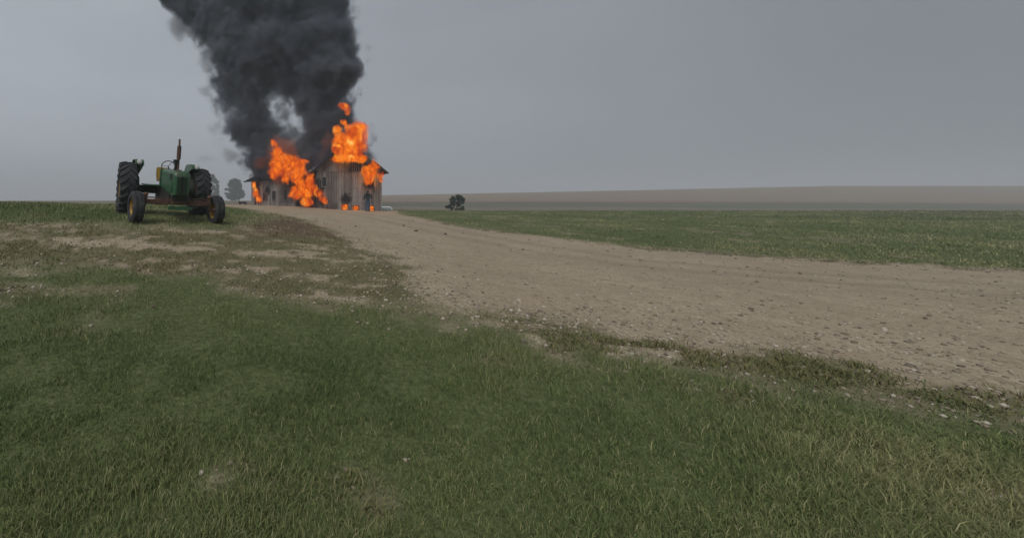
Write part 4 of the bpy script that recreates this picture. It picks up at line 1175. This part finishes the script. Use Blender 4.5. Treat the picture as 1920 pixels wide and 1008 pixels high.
smoke_me = puff_mesh('smoke_plume', smoke_puffs, .30, .9, .45)
smoke_m = smoke_material('black_smoke', 2.3, (.20, .225, .285), erode=1.08, lo=.02, hi=.70, nscale=.5)
sm = volume_object('smoke_plume', smoke_me, smoke_m, .25, 1.6)
tag(sm, 'thick black smoke plume rolling up from the burning barn', 'smoke', kind='stuff')

veil_puffs = [pf(398, 140, 22, 44), pf(404, 200, 22, 44), pf(396, 95, 22, 44.5), pf(415, 235, 22, 44), pf(384, 60, 24, 45), pf(404, 265, 16, 44), pf(392, 300, 26, 45, 14), pf(430, 290, 22, 44),
              pf(536, 215, 26, 43), pf(552, 250, 24, 42), pf(520, 190, 22, 42), pf(535, 215, 24, 41), pf(548, 238, 22, 41), pf(458, 318, 16, 43), pf(452, 300, 16, 43.5), pf(690, 120, 14, 37), pf(690, 90, 14, 37), pf(668, 60, 20, 38), pf(664, 20, 22, 39), pf(716, 292, 12, 34.5), pf(640, 30, 26, 39), pf(672, 150, 14, 37), pf(668, 190, 12, 37), pf(712, 300, 9, 35), pf(360, 40, 26, 45.5), pf(390, 170, 24, 44.5), pf(386, 120, 24, 45), pf(372, 80, 22, 45), pf(340, 50, 34, 46), pf(400, 240, 18, 44.5)]
veil_me = puff_mesh('thin_smoke', veil_puffs, .3, .7, .5)
veil_m = smoke_material('thin_grey_smoke', .7, (.42, .43, .45), nscale=.6, lo=.0, hi=.9)
tag(volume_object('thin_smoke', veil_me, veil_m, .25, 1.2), 'thin grey smoke drifting along the edges of the black plume', 'smoke', kind='stuff')

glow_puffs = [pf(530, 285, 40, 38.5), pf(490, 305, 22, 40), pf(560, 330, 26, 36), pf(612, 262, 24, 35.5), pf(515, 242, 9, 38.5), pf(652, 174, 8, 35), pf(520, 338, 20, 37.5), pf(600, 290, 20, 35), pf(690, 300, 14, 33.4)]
glow_me = puff_mesh('smoke_added_glow', glow_puffs, .25, .6, .6)
glow_m = smoke_material('smoke_with_firelight_emission', .55, (.22, .19, .19), nscale=.8)
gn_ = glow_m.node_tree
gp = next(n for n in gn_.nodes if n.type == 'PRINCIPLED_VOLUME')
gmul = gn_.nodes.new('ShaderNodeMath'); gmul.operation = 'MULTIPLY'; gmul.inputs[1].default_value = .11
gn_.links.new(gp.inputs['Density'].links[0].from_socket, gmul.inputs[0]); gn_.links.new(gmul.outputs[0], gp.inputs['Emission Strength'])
gp.inputs['Emission Color'].default_value = (1.0, .20, .07, 1)  # red emission added to the smoke, standing in for firelight falling on it
tag(volume_object('smoke_added_glow', glow_me, glow_m, .2, 1.0), 'smoke round the flames, given a dull red glow in place of firelight', 'smoke', kind='stuff')

def flame(name, puffs, label, grow=1.22, disp=.16, light=None, **k):
    """a closed body a little larger than the burning gas it holds"""
    me = puff_mesh(name, [(c, tuple(q * grow + .04 for q in r)) for c, r in puffs], .10, disp, 1.2)
    me.shade_smooth()
    o = tag(link(name, me, flame_material('burning_gas', puffs, **k)), label, 'flame', 'flames on the burning barn')
    if light:                                                       # the fire's own light, from deep inside it
        ld = bpy.data.lights.new('fire_light', 'POINT'); ld.energy = light[1]; ld.color = (1.0, .36, .07); ld.shadow_soft_size = light[2]
        lo_ = bpy.data.objects.new('fire_light', ld); lo_.location = light[0]; COL.objects.link(lo_); lo_.parent = o
    return o

D = 32.4
flame('flame', [pf(655, 272, 25, D), pf(640, 262, 16, D), pf(668, 250, 22, D), pf(679, 240, 13, D), pf(632, 244, 9, D), pf(645, 230, 7, D), pf(654, 238, 9, D), pf(670, 275, 18, D), pf(655, 287, 24, D, 12), pf(636, 276, 14, D)],
      'largest fireball billowing above the peak of the gabled barn end', hot=.06, core=(tuple(P(656, 268, D - .7)), .6), light=(P(655, 299, 32.75), 170, .3))
flame('flame', [pf(655, 296, 30, D, 9, .8), pf(638, 298, 16, D, 8, .7), pf(674, 296, 14, D, 9, .7)],
      'low yellow fire along the top edge of the gable boards, under the largest fireball', hot=.12)
flame('flame', [pf(648, 202, 12, 34, 7), pf(642, 198, 8, 34, 5), pf(652, 208, 7, 34, 6)], 'small detached tongue of fire floating in smoke above the largest fireball')
flame('flame', [pf(694, 322, 17, D), pf(692, 338, 10, D), pf(705, 312, 10, D, 9), pf(700, 305, 5, D, 8), pf(716, 328, 7, D), pf(716, 337, 5, D)],
      'fire bursting from under the right-hand eave above the person', light=(P(693, 337, 32.72), 70, .2))
W = 35.5
flame('flame', [pf(513, 268, 9, 37), pf(519, 284, 12, 37), pf(530, 308, 24, 37), pf(516, 325, 15, 37), pf(550, 314, 22, 36.5), pf(566, 302, 12, 36.5, 7), pf(536, 334, 10, 37), pf(556, 334, 14, 35.5), pf(562, 322, 14, 35.5)],
      'tall fire rising over the roof of the long low wing')
flame('flame', [pf(574, 356, 19, 34), pf(556, 362, 14, 34), pf(544, 366, 8, 34, 6), pf(580, 340, 11, 34, 17), pf(574, 376, 12, 34, 10), pf(567, 345, 12, 34)],
      'wide fire pouring out of the wing wall beside the gabled end')
flame('flame', [pf(592, 354, 7, 32.7), pf(598, 364, 8, 32.6), pf(604, 374, 8, 32.5, 7), pf(609, 379, 5, 32.5)],
      'slanting fire crossing the charred corner left of the gable window')
flame('flame', [pf(476, 348, 5, 42, 9), pf(479, 362, 6, 42, 10), pf(484, 373, 5, 42, 9)], 'narrow fire in the doorway at the far left end of the wing')

for (a, b, t), lab in zip(holes, ('small fire showing through the leftmost, scorched vent at the foot of the gable wall', 'small fire showing through the middle vent at the foot of the gable wall', 'small fire showing through the low vent at the foot of the wall beside the person')):
    g0 = gz((a + b) / 2, BY0); w_, h_ = (b - a) / 2, (t - g0) / 2
    flame('flame', [(Vector(((a + b) / 2, BY0 + .32, g0 + h_)), (w_ + .12, .26, h_ + .12)), (Vector(((a + b) / 2 + .05, BY0 + .36, g0 + h_ * 1.6)), (w_ * .8, .22, h_))], lab, grow=1.05, disp=.02, sigma=12, nscale=2.2, warp=.12, rag=.35, hot=.12)
